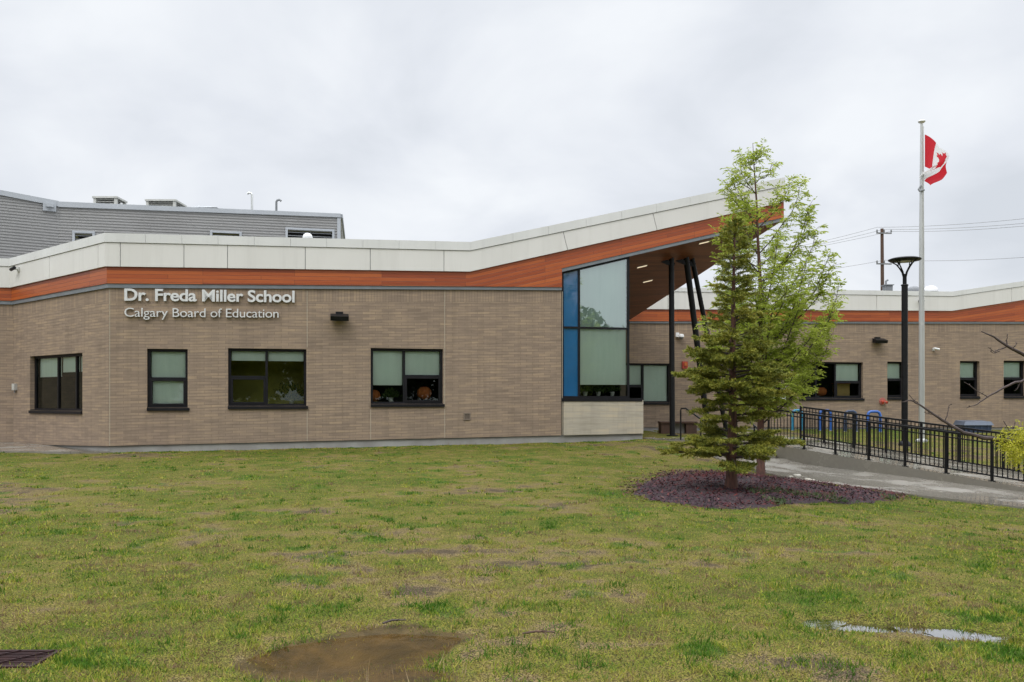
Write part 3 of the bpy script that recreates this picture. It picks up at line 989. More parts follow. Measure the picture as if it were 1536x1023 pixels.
# lit strips in the soffit
for (px, py, lab) in ((963, 399.5, 'lit slot lamp in the cedar soffit, left of the first column'), (971.5, 421.5, 'brightest lit slot lamp in the cedar soffit, lower one of the pair'),
                      (1056, 363.5, 'lit slot lamp in the cedar soffit near the canopy edge')):
    a = (px - CX) / F; b = (HY - py) / F
    # ray against the soffit plane
    den = nrm.x * a + nrm.y + nrm.z * b
    Y = nrm.dot(Cb - Vector((0, 0, EYE))) / den
    c = Vector((a * Y, Y, EYE + b * Y))
    root = empty('soffit_lamp', c, lab, 'lamp', 'slot lamps in the canopy soffit')
    dn = nrm if nrm.z < 0 else -nrm
    ax = (Tb - Cb).normalized(); ay = dn.cross(ax)
    def slab_(h, w_, d0, d1):
        mb = MB(); pts = []
        for dd in (d0, d1):
            for sx, sy in ((-1, -1), (1, -1), (1, 1), (-1, 1)):
                pts.append(c + ax * h * sx + ay * w_ * sy + dn * dd)
        mb.hexa(pts); return mb
    slab_(.20, .05, -.01, .012).build('lamp_trim', M['lgrey'], root)
    slab_(.18, .036, .012, .02).build('lamp_lens', M['lamp'], root)

# ------------------------------------------------------------------ roof equipment
def roof_ventilator(px0, px1, ytop, ybot, Y, label):
    x0, x1 = (px0 - CX) / F * Y, (px1 - CX) / F * Y
    zt, zb = EYE + (HY - ytop) / F * Y, EYE + (HY - ybot) / F * Y - .6
    w = x1 - x0; d = w * .9
    root = empty('roof_ventilator', ((x0 + x1) / 2, Y + d / 2, zb), label, 'roof ventilator', 'louvred ventilators on the gym roof')
    mb = MB()
    for cx in (x0, x1 - .12):
        for cy in (Y, Y + d - .12):
            mb.box(cx, cx + .12, cy, cy + .12, zb, zt - .08)
    mb.box(x0 - .04, x1 + .04, Y - .04, Y + d + .04, zt - .08, zt)
    mb.box(x0 + .01, x1 - .01, Y + .01, Y + d - .01, zb, zb + .55)
    mb.build('casing', M['lgrey'], root)
    mb = MB(); mb.box(x0 + .2, x1 - .2, Y + .2, Y + d - .2, zb + .56, zt - .09); mb.build('core', M['dark'], root)
    k = 3
    h = (zt - .08 - zb - .6) / k
    mb = MB()
    for i in range(k):
        z0 = zb + .62 + i * h
        for (a, b, o) in (((x0 + .12, Y + .03), (x1 - .12, Y + .03), (0, .10)), ((x0 + .03, Y + .12), (x0 + .03, Y + d - .12), (.10, 0)), ((x1 - .03, Y + .12), (x1 - .03, Y + d - .12), (-.10, 0))):
            p = [Vector((a[0], a[1], z0)), Vector((b[0], b[1], z0)), Vector((b[0] + o[0], b[1] + o[1], z0 + h * .62)), Vector((a[0] + o[0], a[1] + o[1], z0 + h * .62))]
            mb.hexa([q - Vector((0, 0, .015)) for q in p] + p)
    mb.build('louvre_blades', M['lgrey'], root)


roof_ventilator(140, 175, 294.5, 306, 38.5, 'beige louvred ventilator on the gym roof, left one')
roof_ventilator(219, 263, 299, 309, 39.5, 'beige louvred ventilator on the gym roof, right and wider one')

for (px, yt, yb, Y, s, lab) in ((377, 289, 318, 42, 1, 'taller pale gooseneck vent pipe on the gym roof'), (415.5, 299.5, 320, 42, -1, 'shorter grey gooseneck vent pipe on the gym roof')):
    b = at(px + s, yb + 6, Y); t = at(px + s, yt + 3, Y)
    root = empty('vent_pipe', b, lab, 'vent pipe', 'gooseneck pipes on the gym roof')
    mb = MB(); mb.tube([b - Vector((0, 0, .4)), b, t, t + Vector((-s * .05, 0, .07)), t + Vector((-s * .16, 0, .10)), t + Vector((-s * .24, 0, .03))], .055, 10)
    mb.build('pipe', M['alu'] if s > 0 else M['mgrey'], root, True)
    mb = MB(); mb.lathe([(.16, -.4), (.16, -.3), (.07, -.1)], b, 14); mb.build('flange', M['mgrey'], root, True)

c = at(461.5, 356, 28)
root = empty('dome_vent', c, 'small white dome vent above the parapet below the gym wall', 'roof vent')
mb = MB(); mb.lathe([(.12, -.75), (.12, -.02)], c, 16); mb.build('stack', M['plast'], root, True)
mb = MB(); mb.lathe([(.16, -.06), (.17, .0), (.14, .08), (.08, .13), (0, .15)], c, 18); mb.build('hood', M['plast'], root, True)

c = at(305, 310, 41)
root = empty('roof_hatch', c, 'low pale hatch on the gym roof between ventilator and pipes', 'roof hatch')
mb = MB(); mb.box(c.x - .6, c.x + .6, c.y, c.y + 1, c.z - .9, c.z - .04); mb.build('curb', M['lgrey'], root)
mb = MB(); mb.hexa([c + Vector(q) for q in ((-.68, -.06, -.04), (.68, -.06, -.04), (.68, 1.06, -.04), (-.68, 1.06, -.04), (-.3, 0, .05), (.3, 0, .02), (.3, 1, .02), (-.3, 1, .05))]); mb.build('lid', M['gymcap'], root)

Yr = 41.0
c = at(1334, 436, Yr)
root = empty('roof_fan', c, 'small grey roof fan box with a stub pipe beside the utility pole', 'roof fan')
mb = MB(); mb.box(c.x - .17, c.x + .17, c.y, c.y + .4, c.z - .9, c.z + .27); mb.box(c.x - .22, c.x + .22, c.y - .05, c.y + .45, c.z + .27, c.z + .31); mb.build('fan_box', M['mgrey'], root)
mb = MB(); mb.tube([c + Vector((-.08, .2, .3)), c + Vector((-.08, .2, .5)), c + Vector((.02, .2, .56))], .05, 8); mb.build('pipe', M['mgrey'], root, True)
for (px, r, h, mname, lab) in ((1370.5, .30, .26, 'mgrey', 'dark grey domed roof vent left of the flagpole'), (1396, .32, .28, 'plast', 'white domed roof vent right of the flagpole')):
    c = at(px, 437, Yr)
    root = empty('roof_dome', c, lab, 'roof vent', 'domed vents on the rear wing roof')
    mb = MB(); mb.lathe([(r * .9, -.9), (r * .9, 0)], c, 20); mb.build('curb', M['mgrey'], root, True)
    mb = MB(); mb.lathe([(r * 1.05, -.03), (r * 1.05, .03), (r * .95, h * .5), (r * .6, h * .88), (0, h)], c, 24); mb.build('dome', M[mname], root, True)

# ------------------------------------------------------------------ flagpole and flag
Yf = 29.0
fx = (1382.5 - CX) / F * Yf; fz = gz(fx, Yf); ftop = EYE + (HY - 186) / F * Yf
pole = empty('flagpole', (fx, Yf, fz), 'tall pale aluminium flagpole rising in front of the rear wing', 'flagpole')
mb = MB(); mb.tube([(fx, Yf, fz - .1), (fx, Yf, fz + 2), (fx, Yf, fz + 7), (fx, Yf, ftop)], [.095, .095, .085, .045], 16); mb.build('pole', M['alu'], pole, True)
mb = MB(); mb.lathe([(0, -.02), (.03, -.02), (.03, .02), (.10, .05), (.125, .09), (.10, .13), (0, .16)], (fx, Yf, ftop), 18); mb.build('finial', M['plast'], pole, True)
mb = MB(); mb.lathe([(.2, -.1), (.2, .06), (.10, .12)], (fx, Yf, fz), 18); mb.build('base_collar', M['lgrey'], pole, True)
mb = MB()
mb.tube([(fx + .03, Yf - .075, ftop - .1), (fx + .03, Yf - .10, fz + 5), (fx + .03, Yf - .115, fz + 1.4)], .008, 5)
mb.tube([(fx - .01, Yf - .075, ftop - .1), (fx - .02, Yf - .10, fz + 5), (fx - .01, Yf - .115, fz + 1.4)], .008, 5)
mb.build('halyard', M['lgrey'], pole)
zk = EYE + (HY - 279) / F * Yf
mb = MB(); mb.tube([(fx - .06, Yf - .06, zk), (fx - .15, Yf - .08, zk - .14), (fx - .13, Yf - .10, zk - .2), (fx + .05, Yf - .09, zk - .16)], .03, 8); mb.build('counterweight', M['mgrey'], pole, True)

# flag: 0.95 m hoist, 1.9 m fly, hanging in folds
LEAF = [(0, 1), (.13, .72), (.30, .80), (.24, .38), (.44, .56), (.50, .42), (.80, .46), (.70, .25), (.80, .15), (.42, -.18), (.47, -.36), (.06, -.30), (.06, -.62)]
LEAF = LEAF + [(-x, y) for x, y in LEAF[::-1]][:-1]


def inpoly(x, y, P):
    r = False
    for i in range(len(P)):
        (x0, y0), (x1, y1) = P[i], P[i - 1]
        if (y0 > y) != (y1 > y) and x < (x1 - x0) * (y - y0) / (y1 - y0) + x0: r = not r
    return r


nu, nv = 84, 40
zt0 = EYE + (HY - 203) / F * Yf
verts, faces, colr = [], [], []
for i in range(nu + 1):
    s = i / nu
    for j in range(nv + 1):
        t = j / nv
        # the fly sags down: outward travel first along the top edge, then straight down; folds bunch it in depth
        fly = 2.15 * s
        sm3 = lambda v: max(0, min(1, v)) ** 2 * (3 - 2 * max(0, min(1, v)))
        out = 1.15 * (1 - math.exp(-1.9 * s)) * (1 - .45 * t) - .20 * s * s - .48 * sm3((t - .45) / .5) * sm3((s - .2) / .35) * (1 - .6 * sm3((s - .6) / .4))
        drop = .56 * fly ** 1.12 * (1 - .12 * t) + t * 1.12 * (1 - .42 * s)
        fold = .10 * math.sin(s * 8.0 + t * 2.2) * min(1, s * 3) + .025 * math.sin(s * 19 + t * 4) * s
        lat = .05 * math.sin(s * 13 + t * 3.5) * min(1, s * 2.5)
        verts.append((fx + .06 + out + lat, Yf - .10 + fold - .05 * s, zt0 - drop))
for i in range(nu):
    for j in range(nv):
        a = i * (nv + 1) + j
        faces.append((a, a + 1, a + nv + 2, a + nv + 1))
        s, t = (i + .5) / nu, (j + .5) / nv
        red = s < .25 or s > .75 or inpoly((s - .5) * 1.9 / .42, (.48 - t) * .95 / .42, LEAF)
        colr.append((.60, .022, .035, 1) if red else (.80, .80, .80, 1))
me = bpy.data.meshes.new('flag')
me.from_pydata(verts, [], faces)
ca = me.color_attributes.new('dye', 'FLOAT_COLOR', 'CORNER')
ca.data.foreach_set('color', [x for c in colr for _ in range(4) for x in c])
me.polygons.foreach_set('use_smooth', [True] * len(faces))
fm, nt, b, o = newmat('flag_cloth')
at_ = N(nt, 'ShaderNodeAttribute', attribute_name='dye'); L(nt, at_.outputs['Color'], b.inputs['Base Color']); b.inputs['Roughness'].default_value = .7
tl = N(nt, 'ShaderNodeBsdfTranslucent'); L(nt, at_.outputs['Color'], tl.inputs[0]); mx = N(nt, 'ShaderNodeMixShader', i_0=.55)
L(nt, b.outputs[0], mx.inputs[1]); L(nt, tl.outputs[0], mx.inputs[2]); L(nt, mx.outputs[0], o.inputs[0])
me.materials.append(fm); me.update()
fl = bpy.data.objects.new('flag', me); COL.objects.link(fl)
tag(fl, 'red and white national flag with a maple leaf hanging limp from the flagpole', 'flag')

# ------------------------------------------------------------------ lamp post
Yl = 26.5
lx = (1357 - CX) / F * Yl; lz = gz(lx, Yl)
lamp = empty('lamp_post', (lx, Yl, lz), 'black lamp post with a flat dish top on four curved arms', 'lamp post')
zz = lambda y: EYE + (HY - y) / F * Yl
mb = MB(); mb.tube([(lx, Yl, lz - .1), (lx, Yl, zz(428))], .095, 18)
mb.lathe([(.1, 0), (.115, .02), (.1, .05)], (lx, Yl, zz(428) - .02), 18); mb.build('lower_pole', M['blackpaint'], lamp, True)
mb = MB(); mb.tube([(lx, Yl, zz(429)), (lx, Yl, zz(411))], .062, 14); mb.build('upper_pole', M['blackpaint'], lamp, True)
for k in range(4):
    a = k * math.pi / 2 + .5
    q = lambda r, y: (lx + r * math.cos(a), Yl + r * math.sin(a), zz(y))
    mb = MB(); mb.tube([q(.045, 415), q(.09, 408), q(.19, 401), q(.30, 395), q(.45, 391)], [.028, .026, .022, .02, .018], 8)
    mb.tube([q(.23, 399), q(.24, 392.5)], .015, 6)
    mb.build('lamp_arm', M['blackpaint'], lamp, True)
mb = MB(); mb.lathe([(0, -.03), (.30, -.03), (.46, .0), (.49, .02), (.49, .045), (.40, .08), (0, .12)], (lx, Yl, zz(391)), 36); mb.build('lamp_dish', M['blackpaint'], lamp, True)
mb = MB(); mb.lathe([(0, -.034), (.26, -.034), (.26, -.031)], (lx, Yl, zz(391)), 24); mb.build('lamp_lens', M['lgrey'], lamp, True)
mb = MB(); mb.lathe([(.2, -.1), (.2, .02), (.17, .1), (.11, .16)], (lx, Yl, lz), 18); mb.build('base_cover', M['blackpaint'], lamp, True)

# ------------------------------------------------------------------ utility pole and wires
Yp = 72.0
p = at(1325, 640, Yp); pt = at(1323, 343, Yp)
up = empty('utility_pole', (p.x, p.y, 0), 'weathered brown wooden utility pole beyond the rear wing', 'utility pole')
mb = MB(); mb.tube([(p.x, Yp, -.5), (pt.x, Yp, pt.z)], [.19, .13], 12); mb.build('pole', M['brownw'], up, True)
for py in (350, 396):
    q = at(1323, py, Yp)
    mb = MB(); mb.bar(q + Vector((-.55, -.16, 0)), q + Vector((.75, -.16, -.03)), .09, .11); mb.build('crossarm', M['mgrey'], up)
    for dx in (-.5, .12, .72):
        mb = MB(); mb.lathe([(.05, 0), (.075, .06), (.05, .1), (.075, .16), (.04, .24), (0, .26)], q + Vector((dx, -.16, .06)), 10); mb.build('insulator', M['mgrey'], up, True)
wirem = plain('wire_grey', (.20, .20, .205), (.24, .24, .24), 1, .6)
for (yl, ym, yr, dx, lab) in ((357, 345, 322, -.5, 'upper thin wire strung from the utility pole top'), (361, 348, 329, .12, 'second thin wire strung from the utility pole top'),
                              (364, 351, 333, .72, 'third thin wire strung from the utility pole top'), (401, 394, 380, .2, 'lowest thin wire strung from the utility pole lower bracket')):
    q = at(1323, ym, Yp) + Vector((dx, -.16, .2))
    l = at(1236, yl, 80); r = at(1536, yr, 58)
    lf, rf = q + (l - q) * 3.2, q + (r - q) * 1.5
    pts = []
    for k in range(13):
        t = k / 12; P_ = lf.lerp(q, t); P_.z -= .9 * 4 * t * (1 - t) * .35; pts.append(P_)
    for k in range(1, 13):
        t = k / 12; P_ = q.lerp(rf, t); P_.z -= .9 * 4 * t * (1 - t) * .35; pts.append(P_)
    mb = MB(); mb.tube(pts, .015, 5)
    o = mb.build('power_line', wirem)
    tag(o, lab, 'wire', 'wires on the utility pole')
# ------------------------------------------------------------------ paving, ramp, steps, rails
def sheet(name, poly, m, off=.012, nsub=None, zf=None, skirt=.25, kind='structure', parent=None):
    """a paved surface draped over the ground: a polygon of 4 corners subdivided"""
    a, b, c, d = [Vector((q[0], q[1])) for q in poly]
    nu_, nv_ = nsub or (16, 8)
    mb = MB()
    zf = zf or (lambda x, y: None)
    g = [[None] * (nv_ + 1) for _ in range(nu_ + 1)]
    XY = []
    for i in range(nu_ + 1):
        for j in range(nv_ + 1):
            s, t = i / nu_, j / nv_
            XY.append(a.lerp(b, s).lerp(d.lerp(c, s), t))
    zs_ = zf(XY)
    for i in range(nu_ + 1):
        for j in range(nv_ + 1):
            k = i * (nv_ + 1) + j
            g[i][j] = (XY[k].x, XY[k].y, zs_[k] + off)
    for i in range(nu_):
        for j in range(nv_):
            q = [g[i][j], g[i + 1][j], g[i + 1][j + 1], g[i][j + 1]]
            mb.face(q, [(p[0], p[1]) for p in q])
    lo = lambda p: (p[0], p[1], p[2] - skirt)
    edge = [g[i][0] for i in range(nu_ + 1)] + [g[nu_][j] for j in range(1, nv_ + 1)] + [g[i][nv_] for i in range(nu_ - 1, -1, -1)] + [g[0][j] for j in range(nv_ - 1, -1, -1)]
    for p, q in zip(edge, edge[1:] + edge[:1]):
        mb.face([lo(p), lo(q), q, p], [(p[0], p[2] - .2), (q[0], q[2] - .2), (q[0], q[2]), (p[0], p[2])])
    o = mb.build(name, m, parent)
    if kind: o['kind'] = kind
    return o


def smooth_ground(XY):
    """ground without its fine relief"""
    x = np.array([p.x for p in XY]); y = np.array([p.y for p in XY])
    d = np.sqrt((x[:, None] - CP[None, :, 0]) ** 2 + (y[:, None] - CP[None, :, 1]) ** 2 + .6)
    return list(d @ _W[:-1] + _W[-1] + .03)


def wet_concrete(name, c1, c2, joint):
    m, nt, b, o = newmat(name)
    v = coords(nt, 'Object')
    f = noise(nt, v, .7, 6, .6)
    f2 = noise(nt, v, 9, 4)
    w = ramp(nt, [(.36, 0), (.52, 1)], f)               # wet film
    c = mixc(nt, f2, c1, c2)
    c = mixc(nt, math_(nt, 'MULTIPLY', w, .30), c, tuple(x * .45 for x in c1))
    if joint:
        mp = N(nt, 'ShaderNodeMapping'); mp.inputs['Rotation'].default_value = (0, 0, joint); L(nt, v, mp.inputs[0])
        br = N(nt, 'ShaderNodeTexBrick', i_Scale=1.0, i_Mortar_Size=.008, i_Brick_Width=1.5, i_Row_Height=1.5); br.offset = 0
        L(nt, mp.outputs[0], br.inputs['Vector'])
        c = mixc(nt, math_(nt, 'MULTIPLY', br.outputs['Fac'], .6), c, (.06, .055, .05))
    L(nt, c, b.inputs['Base Color'])
    L(nt, ramp(nt, [(0, .5), (1, .05)], w), b.inputs['Roughness'])
    bump(nt, f2, b, .08, .01)
    return m


M['pave'] = wet_concrete('wet_paving', (.25, .23, .195), (.19, .173, .145), -.82)
M['ramp'] = wet_concrete('ramp_concrete', (.235, .215, .175), (.165, .15, .12), 0)
NR0, NR1 = Vector((8.3, 24.1)), Vector((11.3, 19.6))      # near rail line
FR0, FR1 = Vector((9.3, 26.9)), Vector((12.9, 21.8))      # far rail line
nz0, nz1 = .16, -.36
ndir = (NR1 - NR0); nlen = ndir.length; ndir.normalize()


def ramp_z(p):
    t = (p - NR0).dot(ndir) / nlen
    return nz0 + (nz1 - nz0) * t


# sidewalk along the ramp
sw = [(6.1, 23.8), (6.6, 19.75), (9.95, 16.05), (16, 9.5)]
SW_IN = [(5.7, 24.2), (6.62, 19.7), (8.43, 17.35), (9.95, 16.1), (14.5, 11.2)]
SW_OUT = [(8.1, 24.4), (8.75, 23.4), (10.2, 21.25), (12.0, 18.55), (17.0, 11.2)]
for i in range(4):
    pass
mb = MB()
nn = 10
rows = []
for i in range(4):
    for k in range(nn):
        t = k / nn
        rows.append((Vector(SW_IN[i]).lerp(Vector(SW_IN[i + 1]), t), Vector(SW_OUT[i]).lerp(Vector(SW_OUT[i + 1]), t)))
rows.append((Vector(SW_IN[-1]), Vector(SW_OUT[-1])))
G = []
for a, b in rows:
    xy = [a.lerp(b, j / 6) for j in range(7)]
    G.append([(p.x, p.y, z + .01) for p, z in zip(xy, smooth_ground(xy))])
for r0, r1 in zip(G[:-1], G[1:]):
    for j in range(6):
        q = [r0[j], r1[j], r1[j + 1], r0[j + 1]]
        mb.face(q, [(p[0], p[1]) for p in q])
for r0, r1 in zip(G[:-1], G[1:]):
    mb.face([r0[0], (r0[0][0], r0[0][1], r0[0][2] - .3), (r1[0][0], r1[0][1], r1[0][2] - .3), r1[0]])
mb.build('sidewalk', M['pave'])['kind'] = 'structure'

# ramp: solid wedge with the retaining face towards the sidewalk
rl = (NR1 - NR0)
N0, N1 = NR0 - ndir * 1.1, NR0 + ndir * nlen * 1.85
fd = Vector((-ndir.y, ndir.x))
nedge = -fd * .14
far = fd * 2.75
mb = MB()
K = 12
for k in range(K):
    a, b = N0.lerp(N1, k / K), N0.lerp(N1, (k + 1) / K)
    za, zb_ = ramp_z(a), ramp_z(b)
    z_ = lambda p, z: (p.x, p.y, z)
    for (s0, s1, h0) in ((nedge, nedge + fd * .30, .05), (nedge + fd * .30, far - fd * .3, 0), (far - fd * .3, far, .05)):
        mb.hexa([z_(a + s0, -1.6), z_(b + s0, -1.6), z_(b + s1, -1.6), z_(a + s1, -1.6), z_(a + s0, za + h0), z_(b + s0, zb_ + h0), z_(b + s1, zb_ + h0), z_(a + s1, za + h0)])
rp = mb.build('ramp', M['ramp'])
rp['kind'] = 'structure'

# entrance plaza
plaza = [(4.45, 27.75), (5.2, 26.95), (8.4, 25.2), (10.2, 27.4), (9.2, 36.4), (4.9, 35.4)]
mb = MB()
pz = .315
mb.face([(x, y, pz) for x, y in plaza], [(x, y) for x, y in plaza])
for p, q in zip(plaza, plaza[1:] + plaza[:1]):
    mb.face([(p[0], p[1], pz - .5), (q[0], q[1], pz - .5), (q[0], q[1], pz), (p[0], p[1], pz)])
mb.build('entrance_paving', M['pave'])['kind'] = 'structure'
# steps down to the sidewalk
st0, st1 = Vector((5.6, 26.4)), Vector((8.05, 24.98))
sd = Vector((-.50, -.866))
mb = MB()
for k in range(3):
    a, b = st0 + sd * .34 * k, st1 + sd * .34 * k
    c, d = b + sd * .36, a + sd * .36
    z1_ = pz - .02 - .15 * (k + 1) + .0
    mb.hexa([(a.x, a.y, -.7), (d.x, d.y, -.7), (c.x, c.y, -.7), (b.x, b.y, -.7), (a.x, a.y, z1_), (d.x, d.y, z1_), (c.x, c.y, z1_), (b.x, b.y, z1_)])
mb.build('steps', M['ramp'])['kind'] = 'structure'
# apron at the far left
al, bl_ = Vector(A), Vector(B)
ap = [(A[0] + .1, A[1] - .15), (B[0] + .05, B[1] - .05), (L0[0], L0[1]), (L0[0] - .6, A[1] - .35)]
apron = sheet('apron', ap, M['pave'], .035, (16, 16), smooth_ground)


def railing(name, pts2, zf, posts, label, group, top=1.05, dens=.115):
    """balustrade along a straight line: square posts, top and bottom rails, thin pickets"""
    a, b = pts2
    d = (b - a).normalized(); ln = (b - a).length
    P = lambda u, h: Vector((a.x + d.x * u, a.y + d.y * u, zf(a + d * u) + h))
    root = empty(name, P(0, 0), label, 'railing', group)
    for u in posts:
        mb = MB(); mb.bar(P(u, -.02), P(u, top - .02), .055, .055); mb.bar(P(u, 0), P(u, .014), .13, .13)
        mb.build('post', M['blackpaint'], root)
    mb = MB()
    mb.bar(P(0, top), P(ln, top), .055, .05); mb.build('top_rail', M['blackpaint'], root)
    mb = MB(); mb.bar(P(0, top - .12), P(ln, top - .12), .035, .03); mb.build('upper_rail', M['blackpaint'], root)
    mb = MB(); mb.bar(P(0, .13), P(ln, .13), .035, .035); mb.build('bottom_rail', M['blackpaint'], root)
    mb = MB()
    k = int(ln / dens)
    for i in range(1, k):
        u = ln * i / k
        if min(abs(u - q) for q in posts) < .05: continue
        mb.bar(P(u, .14), P(u, top - .02), .019, .019)
    o = mb.build('picket', M['blackpaint'], root)
    o['kind'] = 'stuff'
    return root


def upx(a, d, px):
    """distance along a plan line where it crosses the picture column px"""
    s = (px - CX) / F
    return (s * a.y - a.x) / (d.x - s * d.y)


fdir = (FR1 - FR0).normalized()
n_start = upx(NR0, ndir, 1152)
na, nb_ = NR0 + ndir * n_start, NR0 + ndir * (nlen * 1.45)
posts = [upx(na, ndir, px) for px in (1153, 1206, 1253, 1303, 1357.5, 1419, 1488, 1564)]
posts = [p for p in posts if p < (nb_ - na).length] + [(nb_ - na).length]
railing('ramp_railing', (na, nb_), lambda p: ramp_z(p) + .05, posts, 'long black metal picket railing on the near edge of the ramp', 'ramp railings', 1.02)
fa, fb = FR0.copy(), FR0 + fdir * 7.4
posts = [0.02] + [upx(fa, fdir, px) for px in (1236, 1280, 1329, 1382, 1439.5, 1505)] + [7.39]
zfar = lambda p: .33 + (-.33 - .33) * ((p - FR0).dot(fdir) / (FR1 - FR0).length)
railing('ramp_railing', (fa, fb), zfar, posts, 'black metal picket railing on the far side of the ramp, nearer the lamp post', 'ramp railings')


def handrail(px0, Y0, px1, Y1, lab, drop):
    a = Vector(((px0 - CX) / F * Y0, Y0, gz((px0 - CX) / F * Y0, Y0))); b = Vector(((px1 - CX) / F * Y1, Y1, 0)); b.z = a.z - drop
    root = empty('handrail', a, lab, 'handrail', 'handrails by the entrance steps')
    d = (b - a); dh = Vector((d.x, d.y, 0)).normalized()
    mb = MB(); mb.tube([a + Vector((0, 0, -.05)), a + Vector((0, 0, .98)), a + dh * .03 + Vector((0, 0, 1.04)), a + dh * .25 + Vector((0, 0, 1.05)), b - dh * .2 + Vector((0, 0, 1.02)), b + Vector((0, 0, .98)), b + dh * .02 + Vector((0, 0, .9)), b + Vector((0, 0, -.3))], .026, 8)
    mb.build('rail', M['blackpaint'], root, True)
    m1 = a.lerp(b, .6)
    mb = MB(); mb.tube([m1 - Vector((0, 0, .2)), m1 + Vector((0, 0, 1.02))], .024, 8); mb.build('post', M['blackpaint'], root, True)


handrail(1021, 27.0, 1072, 25.6, 'black tubular handrail at the left of the entrance steps', .5)
handrail(1105, 25.9, 1150, 24.4, 'black tubular handrail at the right of the entrance steps, behind the spruce', .5)

# dark wooden bench block under the entrance window
bx0, bx1 = (991 - CX) / F * 31.5, (1046 - CX) / F * 31.5
bench = empty('bench', ((bx0 + bx1) / 2, 31.5, pz), 'low dark wood and concrete bench by the entrance wall', 'bench')
mb = MB(); mb.box(bx0 + .02, bx0 + .42, 31.5, 32.1, pz, pz + .40); mb.build('support', M['brownw'], bench)
mb = MB(); mb.box(bx1 - .42, bx1 - .02, 31.5, 32.1, pz, pz + .40); mb.build('support', M['brownw'], bench)
mb = MB(); mb.box(bx0, bx1, 31.45, 32.15, pz + .402, pz + .47); mb.build('seat', M['brownw'], bench)
mb = MB(); mb.box(bx0 + .45, bx1 - .45, 31.7, 32.0, pz, pz + .395); mb.build('plinth', M['conc'], bench)

# bike racks along the rear wing
for i, (px, w_, m_, lab) in enumerate(((1196, .40, 'teal', 'teal hoop bike rack, leftmost, seen through the railing'), (1238, .46, 'blue', 'bright blue hoop bike rack right of the near rail corner'),
                                       (1276, .46, 'navy', 'dark navy hoop bike rack between the two bright blue ones'), (1311, .52, 'blue', 'bright blue hoop bike rack nearest the lamp post'))):
    Y = 35.5 - .2 * i
    x = (px - CX) / F * Y; z = gz(x, Y)
    root = empty('bike_rack', (x, Y, z), lab, 'bike rack', 'bike racks by the rear wing')
    mb = MB(); hw = w_ / 2
    mb.tube([(x - hw, Y, z - .05), (x - hw, Y, z + .72), (x - hw + .05, Y, z + .82), (x - hw + .12, Y, z + .86), (x + hw - .12, Y, z + .86), (x + hw - .05, Y, z + .82), (x + hw, Y, z + .72), (x + hw, Y, z - .05)], .06, 10)
    mb.build('hoop', M[m_], root, True)
    for s in (-1, 1):
        mb = MB(); mb.lathe([(.10, 0), (.10, .02), (.04, .03)], (x + s * hw, Y, z), 14); mb.build('foot_plate', M['mgrey'], root, True)

# storage bin
Yb = 36.0
x0, x1 = (1446 - CX) / F * Yb, (1489 - CX) / F * Yb
zb0, zb1 = EYE + (HY - 657) / F * Yb, EYE + (HY - 633) / F * Yb
bn = empty('storage_bin', ((x0 + x1) / 2, Yb + .4, zb0), 'dark blue lidded storage bin by the rear wing wall', 'storage bin')
mb = MB(); mb.hexa([(x0 + .08, Yb + .06, zb0 - .1), (x1 - .08, Yb + .06, zb0 - .1), (x1 - .08, Yb + .74, zb0 - .1), (x0 + .08, Yb + .74, zb0 - .1), (x0 + .03, Yb, zb1 - .14), (x1 - .03, Yb, zb1 - .14), (x1 - .03, Yb + .8, zb1 - .14), (x0 + .03, Yb + .8, zb1 - .14)])
for k in range(4):
    xx = x0 + .2 + k * (x1 - x0 - .4) / 3
    mb.box(xx - .03, xx + .03, Yb - .015, Yb + .1, zb0, zb1 - .15)
mb.build('tub', M['navy'], bn, bevel=.015)
mb = MB(); mb.hexa([(x0 - .03, Yb - .06, zb1 - .14), (x1 + .03, Yb - .06, zb1 - .14), (x1 + .03, Yb + .86, zb1 - .14), (x0 - .03, Yb + .86, zb1 - .14), (x0 + .05, Yb + .02, zb1 + .02), (x1 - .05, Yb + .02, zb1 + .02), (x1 - .05, Yb + .78, zb1 + .06), (x0 + .05, Yb + .78, zb1 + .06)])
mb.build('lid', plain('slate_lid', (.10, .12, .16), (.08, .10, .135), 3, .35), bn, bevel=.015)

# ------------------------------------------------------------------ drain grate near left
gx, gy = gp(6, 986)
gz0 = float(tz(np.array([gx - .25, gx, gx + .25, gx, gx + .2]), np.array([gy, gy + .15, gy, gy - .17, gy - .15])).mean()) - .008
dr = empty('drain_grate', (gx, gy, gz0), 'rusty dark drain grate sunk in the grass at near left', 'drain grate')
rust = plain('rusty_iron', (.045, .022, .020), (.022, .013, .014), 14, .6, bmp=.4, spec=.12)
mb = MB()
w2, d2 = .27, .17
for (a, b, c, d) in ((-w2, w2, -d2, -d2 + .025), (-w2, w2, d2 - .025, d2), (-w2, -w2 + .025, -d2 + .025, d2 - .025), (w2 - .025, w2, -d2 + .025, d2 - .025)):
    mb.box(gx + a, gx + b, gy + c, gy + d, gz0 - .05, gz0 + .012)
mb.build('grate_frame', rust, dr)
mb = MB()
for k in range(9):
    y = gy - d2 + .045 + k * (2 * d2 - .09) / 8
    mb.box(gx - w2 + .026, gx + w2 - .026, y - .007, y + .007, gz0 - .03, gz0 + .008)
mb.build('grate_bars', M['mgrey'] if False else rust, dr)
mb = MB()
for s in (-.45, .35):
    mb.bar((gx + s * w2 - .10, gy - d2 + .02, gz0 + .014), (gx + s * w2 + .14, gy + d2 - .02, gz0 + .014), .008, .006)
mb.build('grate_ties', rust, dr)
mb = MB(); mb.box(gx - w2 + .02, gx + w2 - .02, gy - d2 + .02, gy + d2 - .02, gz0 - .07, gz0 - .045); mb.build('sump', M['dark'], dr)
for q in ((gx, gy, .30, .2),):
    DIPS_MUD.append((gx, gy, .21, .125, .07))
